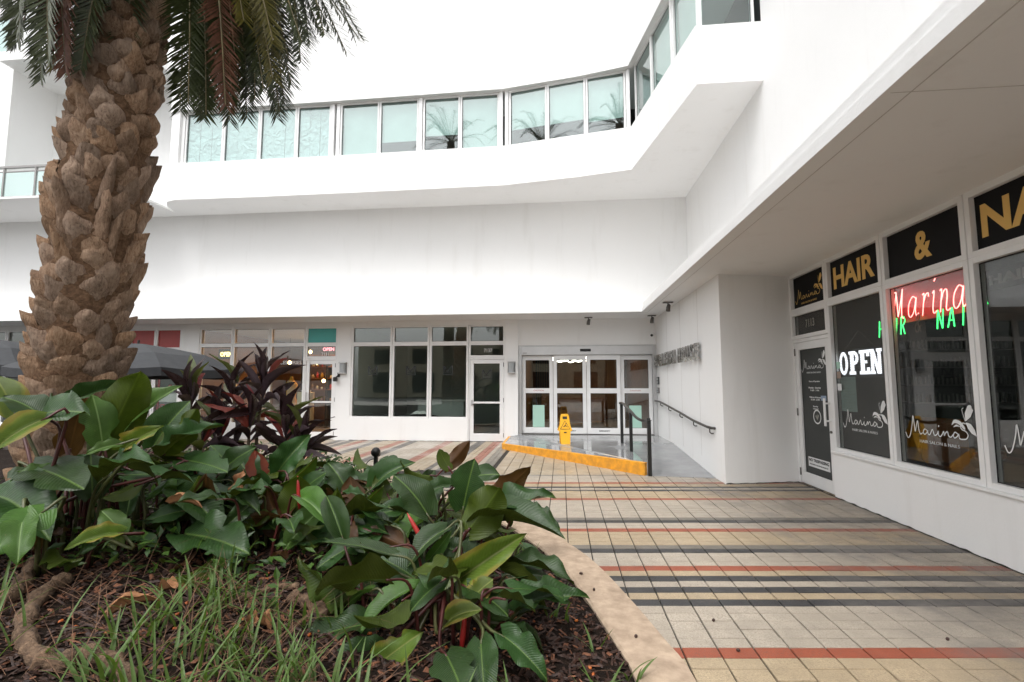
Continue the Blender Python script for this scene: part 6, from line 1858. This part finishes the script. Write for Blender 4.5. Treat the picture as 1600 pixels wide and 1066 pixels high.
for i, (c, b, t_, w_, ro, ty) in enumerate(HERO):
    pl, rt = pl_obj[c]
    rt2 = rt + Vector((random.uniform(-0.12, 0.12), random.uniform(-0.1, 0.1), -0.01))
    if c == 'b':
        rt2 = Vector((b[0] * 0.6 + rt.x * 0.4, b[1] * 0.7 + rt.y * 0.3, 0)); rt2.z = soil_z(rt2.x, rt2.y)
    elif c in ('c', 'e', 'd', 'a') and (Vector(b) - rt).length > 0.75:
        rt2 = Vector((b[0] * 0.55 + rt.x * 0.45, b[1] * 0.6 + rt.y * 0.4, 0)); rt2.z = soil_z(rt2.x, rt2.y)
    b, t_ = Vector(b), Vector(t_)
    dv = t_ - b
    b = b - dv * 0.16; t_ = t_ + dv * 0.10
    place_leaf(pl, rt2, b, t_, min(0.8, w_ * 1.18), ro, TYM[ty], i)
# red new-leaf sheaths
for c, p0, p1 in (('c', (-1.99, 3.62, 0.55), (-2.02, 3.63, 0.80)), ('d', (-3.20, 3.25, 0.72), (-3.27, 3.28, 1.03)), ('a', (-0.87, 3.1, 0.50), (-0.99, 3.12, 0.68)), ('a', (-0.55, 2.72, 0.05), (-0.53, 2.75, 0.30))):
    mb = MB(); a, b = Vector(p0), Vector(p1)
    mb.tube([a, a.lerp(b, 0.35), a.lerp(b, 0.75), b], [0.010, 0.017, 0.012, 0.002], 8)
    mb.build('sheath', M['sheath'], pl_obj[c][0], smooth=True)
# understorey leaves that fill each plant
def filler(c, n_, rx, ry, zlo, zhi, size):
    pl, rt = pl_obj[c]
    for q in range(n_):
        a = random.uniform(0, 2 * math.pi)
        rr = math.sqrt(random.random())
        b = Vector((rt.x + rx * rr * math.cos(a), rt.y + ry * rr * math.sin(a), 0))
        if kdist(b.x, b.y) < KW + 0.05: continue
        sz = soil_z(b.x, b.y)
        b.z = sz + random.uniform(zlo, zhi)
        o_ = Vector((math.cos(a) + random.gauss(0, 0.4), math.sin(a) + random.gauss(0, 0.4), random.uniform(-0.5, 0.5))).normalized()
        L_ = random.uniform(0.5, 1.2) * size
        r2 = b - o_ * random.uniform(0.1, 0.25); r2.z = soil_z(r2.x, r2.y)
        place_leaf(pl, r2, b, b + o_ * L_, random.uniform(0.40, 0.66), random.gauss(0, 26), random.choice(['leaf_g'] * 6 + ['leaf_u', 'leaf_u', 'leaf_l', 'leaf_b']), random.randrange(12), face='up', srad=0.008)
filler('a', 36, 0.62, 0.5, 0.06, 0.42, 0.34)
filler('b', 60, 0.95, 0.75, 0.10, 0.52, 0.34)
filler('c', 72, 0.85, 0.75, 0.10, 0.48, 0.36)
filler('d', 44, 0.6, 0.55, 0.12, 0.60, 0.33)
filler('e', 56, 0.75, 0.7, 0.10, 0.45, 0.33)

# ------------------------------------------------------------------ purple ti plants
TIL = ['tallest purple leaved plant at the left, beside the palm trunk', 'purple leaved plant with upright dark leaves in front of the yellow OPEN sign', 'purple leaved plant with the highest leaves, in front of the accessory shop window',
       'purple leaved plant leaning right towards the accessory shop door', 'low purple leaved plant with red young leaves in the middle of the group', 'lowest purple leaved plant, spreading right over the paving', 'purple leaved plant with dusky leaves between the two tallest', 'drooping purple leaved plant at the foot of the group']
random.seed(21)
for k, p in enumerate(TI):
    hd_ = Vector(p) + Vector((0.12, 0, -0.16 if k < 4 else -0.06))
    foot = Vector((hd_.x * 0.75 - 0.25 * 3.75, hd_.y * 0.85 + 0.15 * 5.4, 0))
    foot.z = soil_z(foot.x, foot.y) - 0.02
    t = thing('purple_leaf_plant', tuple(foot), TIL[k], 'plant', 'purple leaved plants in the bed')
    mb = MB(); pp = catmull([foot, foot.lerp(hd_, 0.5) + Vector((random.uniform(-.05, .05), random.uniform(-.05, .05), 0.05)), hd_], 6)
    mb.tube(pp, [0.022 - 0.008 * i / len(pp) for i in range(len(pp))], 8); mb.build('cane', M['cane'], t, smooth=True)
    nl = 16 if k < 4 else 15
    for q in range(nl):
        f = q / nl
        a = q * 2.39996 + k
        el = (1.48 - 0.95 * f / 0.7 if f < 0.7 else 0.5 - 1.3 * (f - 0.7) / 0.3) + random.gauss(0, 0.13)
        if k == 7: el -= 0.5
        o_ = Vector((math.cos(a) * math.cos(el), math.sin(a) * math.cos(el), math.sin(el)))
        if k in (3, 5): o_ += Vector((0.25, -0.05, 0))
        o_.normalize()
        b = hd_ + Vector((0, 0, 0.10 - 0.38 * f)) + o_ * 0.02
        L_ = random.uniform(0.40, 0.62) * (1.0 if k < 4 else 0.9)
        r_ = random.random()
        ty = 'ti_dark' if r_ < 0.55 else ('ti_grey' if r_ < 0.80 else ('ti_red' if r_ < 0.88 else 'ti_green'))
        if f < 0.15: ty = random.choice(['ti_red', 'ti_green', 'ti_dark', 'ti_dark'])
        lf = place_leaf(t, None, b, b + o_ * L_, random.uniform(0.16, 0.23), random.gauss(0, 30), ty, random.randrange(9), stem=False, face='up', shape='ti')

# ------------------------------------------------------------------ roots, mulch, grass, litter
def proj_soil(pt):
    d = (Vector(pt) - CAMP)
    t_ = 1.0
    for _ in range(25):
        q = CAMP + d * t_
        gap = q.z - soil_z(q.x, q.y) - 0.02
        t_ += gap * 0.35
    return CAMP + d * t_
RL = ['thick pale root curving in a hook over the soil at the lower left', 'pale root climbing towards the palm at the left edge', 'short ringed pale root lying on the dark soil in the middle of the bed', 'thin brown root half buried behind the ringed one']
RR = [(0.042, 0.05), (0.045, 0.045), (0.036, 0.03), (0.024, 0.02)]
for k, r_ in enumerate(ROOT):
    pp = catmull([proj_soil(p) for p in r_], 7)
    mb = MB()
    rad = [RR[k][0] * (0.9 + 0.18 * math.sin(i * 0.9) + 0.10 * math.sin(i * 2.7)) for i in range(len(pp))]
    mb.tube(pp, rad, 12)
    o = tag(mb.build('exposed_root', M['root'], smooth=True), RL[k], 'root')
    for v in o.data.vertices:
        v.co += Vector((noise.noise(v.co * 22), noise.noise(v.co * 22 + Vector((5, 0, 0))), noise.noise(v.co * 22 + Vector((0, 9, 0))))) * 0.015
random.seed(5)
mu = MB()
for q in range(15000):
    x = random.uniform(-3.6, 0.7); y = random.uniform(1.7, 5.0)
    if kdist(x, y) < KW + 0.02: continue
    if y > 3.6 and random.random() < 0.5: continue
    z = soil_z(x, y)
    l, w_, h = random.uniform(0.010, 0.042), random.uniform(0.004, 0.015), 0.006
    T = Matrix.Translation((x, y, z + random.uniform(0, 0.012))) @ Matrix.Rotation(random.uniform(0, 6.28), 4, 'Z') @ Matrix.Rotation(random.gauss(0, 0.35), 4, 'Y') @ Matrix.Rotation(random.gauss(0, 0.35), 4, 'X')
    mb_ = (0 if random.random() < 0.82 else 1)
    b = len(mu.v)
    mu.v += [tuple(T @ Vector(p)) for p in ((-l, -w_, 0), (l, -w_ * 0.6, 0), (l * 0.8, w_, 0.001), (-l, w_ * 0.8, 0), (-l * 0.7, 0, h), (l * 0.7, 0, h))]
    mu.f += [(b, b + 1, b + 5, b + 4), (b + 3, b + 4, b + 5, b + 2), (b, b + 4, b + 3), (b + 1, b + 2, b + 5)]
    mu.m += [mb_] * 4
M['mulch2'] = simple('light_bark_mulch', (0.22, 0.085, 0.04), (0.10, 0.04, 0.02), 40, 0.8)
tag(mu.build('mulch', [M['mulch'], M['mulch2']], recalc=False), kind='stuff')

def blade(mb, uvs, x, y, z, h, w_, az_, lean, bend, mi=0):
    d = Vector((math.cos(az_), math.sin(az_), 0)); s = Vector((-d.y, d.x, 0))
    b = len(mb.v); n_ = 5
    for i in range(n_ + 1):
        t = i / n_
        p = Vector((x, y, z)) + d * (h * (lean * t + bend * t * t)) + Vector((0, 0, h * (t - 0.45 * bend * t * t)))
        ww = w_ * (1 - t) ** 0.6 * (0.7 + 0.6 * min(1, t * 4)) * 0.5
        fold_ = Vector((0, 0, ww * 0.5))
        mb.v += [tuple(p - s * ww + fold_), tuple(p), tuple(p + s * ww + fold_)]
    for i in range(n_):
        for k in range(2):
            mb.f.append((b + 3 * i + k, b + 3 * i + k + 1, b + 3 * i + 4 + k, b + 3 * i + 3 + k)); mb.m.append(mi)
gr, gd_ = MB(), MB()
def clump(cx, cy, n_, sp, h0, h1, dry=0.35):
    for _ in range(n_):
        x, y = cx + random.gauss(0, sp), cy + random.gauss(0, sp)
        if kdist(x, y) < KW + 0.0: continue
        z = soil_z(x, y) - 0.01
        if random.random() < dry:
            blade(gd_, None, x, y, z, random.uniform(h0, h1) * 0.8, random.uniform(0.003, 0.006), random.uniform(0, 6.28), random.uniform(0.1, 1.1), random.uniform(0.2, 1.2))
        else:
            blade(gr, None, x, y, z, random.uniform(h0, h1), random.uniform(0.010, 0.020), random.uniform(0, 6.28), random.uniform(0.05, 0.6), random.uniform(0.1, 0.7))
for _ in range(40):
    x, y = random.uniform(-2.2, -1.05), random.uniform(1.85, 2.75)
    clump(x, y, 11, 0.05, 0.14, 0.30, 0.5)
for x, y in ((-2.75, 2.1), (-2.9, 2.3), (-2.5, 2.0), (-2.15, 2.9), (-1.9, 2.75), (-0.95, 2.15), (-0.7, 2.05)):
    clump(x, y, 12, 0.08, 0.2, 0.36, 0.25)
for x, y, n_ in ((0.23, 2.45, 7), (0.05, 2.35, 8), (0.30, 2.62, 5), (0.15, 2.9, 3), (-0.02, 3.25, 6), (-0.10, 3.55, 5), (-0.4, 4.3, 8), (-0.55, 4.8, 8), (-0.28, 4.05, 4), (-0.25, 2.3, 7), (-0.1, 2.2, 6), (-0.45, 2.2, 5), (0.12, 2.15, 7)):
    clump(x, y, n_, 0.035, 0.12, 0.26, 0.12)
for _ in range(170):            # loose dry straw
    x, y = random.uniform(-2.9, -0.9), random.uniform(1.9, 3.0)
    z = soil_z(x, y) + 0.01
    blade(gd_, None, x, y, z, random.uniform(0.1, 0.3), 0.0035, random.uniform(0, 6.28), random.uniform(0.8, 2.2), random.uniform(-0.2, 0.5))
def uvd(o):
    ul = o.data.uv_layers.new(name='UVMap')
    for lp in o.data.loops: ul.data[lp.index].uv = (0.2, 0.5)
    return o
tag(uvd(gr.build('grass', M['grass'], recalc=False, smooth=True)), kind='stuff')
tag(uvd(gd_.build('dry_grass', M['grass_dry'], recalc=False)), kind='stuff')
# small ground cover between the plants
gc = MB()
for q in range(5200):
    x = random.uniform(-5.6, -0.7); y = random.uniform(2.7, 7.4)
    d = kdist(x, y)
    if d < KW + 0.1: continue
    if x > -1.4 and y < 4.2: continue
    z = soil_z(x, y) + random.uniform(0.02, 0.26) * min(1, d)
    a = random.uniform(0, 6.28); s_ = random.uniform(0.02, 0.055)
    T = Matrix.Translation((x, y, z)) @ Matrix.Rotation(a, 4, 'Z') @ Matrix.Rotation(random.gauss(0.2, 0.5), 4, 'X') @ Matrix.Rotation(random.gauss(0, 0.4), 4, 'Y')
    b = len(gc.v)
    gc.v += [tuple(T @ Vector(p)) for p in ((0, -s_, 0), (s_ * 0.45, 0, s_ * 0.12), (0, s_, -0.1 * s_), (-s_ * 0.45, 0, s_ * 0.12))]
    gc.f += [(b, b + 1, b + 2), (b, b + 2, b + 3)]; gc.m += [random.randrange(2)] * 2
o = gc.build('ground_cover', [M['leaf_g'], M['leaf_l']], recalc=False); uvd(o); tag(o, kind='stuff')

def dry_leaf(px, py, ln, wd, az_, label, lift=0.02, tilt=0.2, z=None):
    me = leaf_mesh(int(abs(px) * 1000), 0.75, 0.5, 0.3, 'phil', 0.06)
    me.materials.append(M['dry_leaf'])
    zz = soil_z(px, py) + lift if z is None else z
    T = Matrix.Translation((px, py, zz)) @ Matrix.Rotation(az_, 4, 'Z') @ Matrix.Rotation(tilt, 4, 'X') @ Matrix.Diagonal((wd, ln, ln, 1))
    o = bpy.data.objects.new('fallen_leaf', me)
    adopt(o, None, T)
    tag(o, label, 'leaf')
q = proj_soil((-2.25, 2.33, 0.32)); dry_leaf(q.x, q.y, 0.20, 0.075, -0.9, 'long curled dry brown leaf lying across the hooked root', 0.05, 0.35)
q = proj_soil((-2.1, 2.45, 0.40)); dry_leaf(q.x, q.y, 0.14, 0.07, -1.2, 'dry orange brown leaf lying just above the hooked root', 0.04, 0.2)
dry_leaf(-2.55, 3.02, 0.2, 0.09, -1.4, 'pale dry leaf resting on a torn green leaf at the left', 0, 0.1, 0.72)
dry_leaf(-2.45, 3.55, 0.24, 0.10, 0.3, 'rusty dry leaf hanging in the middle of the bed', 0, 1.3, 0.62)
dry_leaf(-0.30, 3.1, 0.15, 0.07, 0.6, 'small tan dry leaf on the soil near the kerb', 0.03, 0.2)
dry_leaf(-1.55, 2.55, 0.16, 0.07, 2.0, 'small dry leaf among the grass in the middle of the bed', 0.03, 0.3)
fr_ = MB()
for _ in range(70):
    x, y = random.uniform(-2.6, 0.3), random.uniform(2.0, 3.9)
    if kdist(x, y) < KW + 0.05: continue
    z = soil_z(x, y) + 0.01
    l = random.uniform(0.008, 0.014)
    a = random.uniform(0, 6.28)
    fr_.tube([(x - l * math.cos(a), y - l * math.sin(a), z), (x - l * .5 * math.cos(a), y - l * .5 * math.sin(a), z + 0.004), (x + l * .5 * math.cos(a), y + l * .5 * math.sin(a), z + 0.004), (x + l * math.cos(a), y + l * math.sin(a), z)], [0.002, 0.008, 0.008, 0.002], 7)
tag(fr_.build('fallen_fruit', M['fruit'], smooth=True), kind='stuff')
sd_ = MB()
for x, y, z in ((0.14, 3.95, 0.034), (0.22, 3.66, 0.034), (0.42, 3.03, 0.033), (0.60, 2.9, 0.0), (0.98, 3.0, 0.0), (0.95, 3.35, 0.0), (2.25, 3.25, 0.0)):
    a = random.uniform(0, 6.28); l = random.uniform(0.010, 0.016)
    c, s = math.cos(a) * l, math.sin(a) * l
    sd_.tube([(x - c, y - s, z + 0.006), (x - c * .5, y - s * .5, z + 0.008), (x + c * .5, y + s * .5, z + 0.008), (x + c, y + s, z + 0.006)], [0.003, 0.009, 0.009, 0.003], 7)
tag(sd_.build('fallen_seeds', M['seed'], smooth=True), kind='stuff')

# ------------------------------------------------------------------ the far side of the street, seen only in the glass
t = thing('street_building', (0, -30, 0), 'low cream building across the street, mirrored in the shop windows', 'building')
mb = MB(); mb.box(-24, 20, -36, -30, 0, 6.5); mb.build('wall', simple('cream_render', (0.52, 0.46, 0.33), None, 1, 0.8), t)
for k in range(9):
    mb = MB(); mb.box(-22 + k * 4.7, -19.4 + k * 4.7, -29.99, -29.9, 0.6, 2.9); mb.build('window', M['black_vinyl'], t)
    mb = MB(); mb.box(-22 + k * 4.7, -19.6 + k * 4.7, -29.99, -29.9, 3.9, 5.6); mb.build('window', M['black_vinyl'], t)
def far_palm(x, y, h, label):
    random.seed(int(x * 10))
    t = thing('street_palm', (x, y, 0), label, 'palm tree', 'palms across the street')
    mb = MB(); mb.tube([(x, y, 0), (x + 0.1, y, h * 0.5), (x, y, h)], [0.35, 0.26, 0.22], 10); mb.build('trunk', M['cane'], t, smooth=True)
    mb = MB()
    for k in range(26):
        a = k * 2.4; el = random.uniform(-0.5, 1.2); ln = random.uniform(2.0, 2.8)
        h_ = Vector((math.cos(a), math.sin(a), 0)); st = Vector((x, y, h))
        d0 = h_ * math.cos(el) + Vector((0, 0, math.sin(el)))
        f_ = frond([st, st + d0 * ln * 0.4, st + d0 * ln * 0.75 + Vector((0, 0, -0.2)), st + d0 * ln + Vector((0, 0, -0.8))], 'g', k, 0.4, 26)
        b = len(mb.v); mb.v += f_.v; mb.f += [tuple(b + i for i in f) for f in f_.f]; mb.m += f_.m
    mb.build('crown', [M['frond_g'], M['rachis']], t, recalc=False)
far_palm(-6.8, -3.0, 15.5, 'leftmost tall palm behind the bed, mirrored in the upper windows')
far_palm(-2.6, -4.2, 16.2, 'middle tall palm behind the bed, mirrored in the upper windows')
far_palm(3.0, -5.0, 16.5, 'rightmost tall palm by the paving, mirrored in the upper windows')
far_palm(-5.0, -15.0, 7.5, 'low street palm left of the tall ones, mirrored in the shop windows')
far_palm(2.0, -17.0, 8.0, 'low street palm across the street, mirrored in the shop windows')
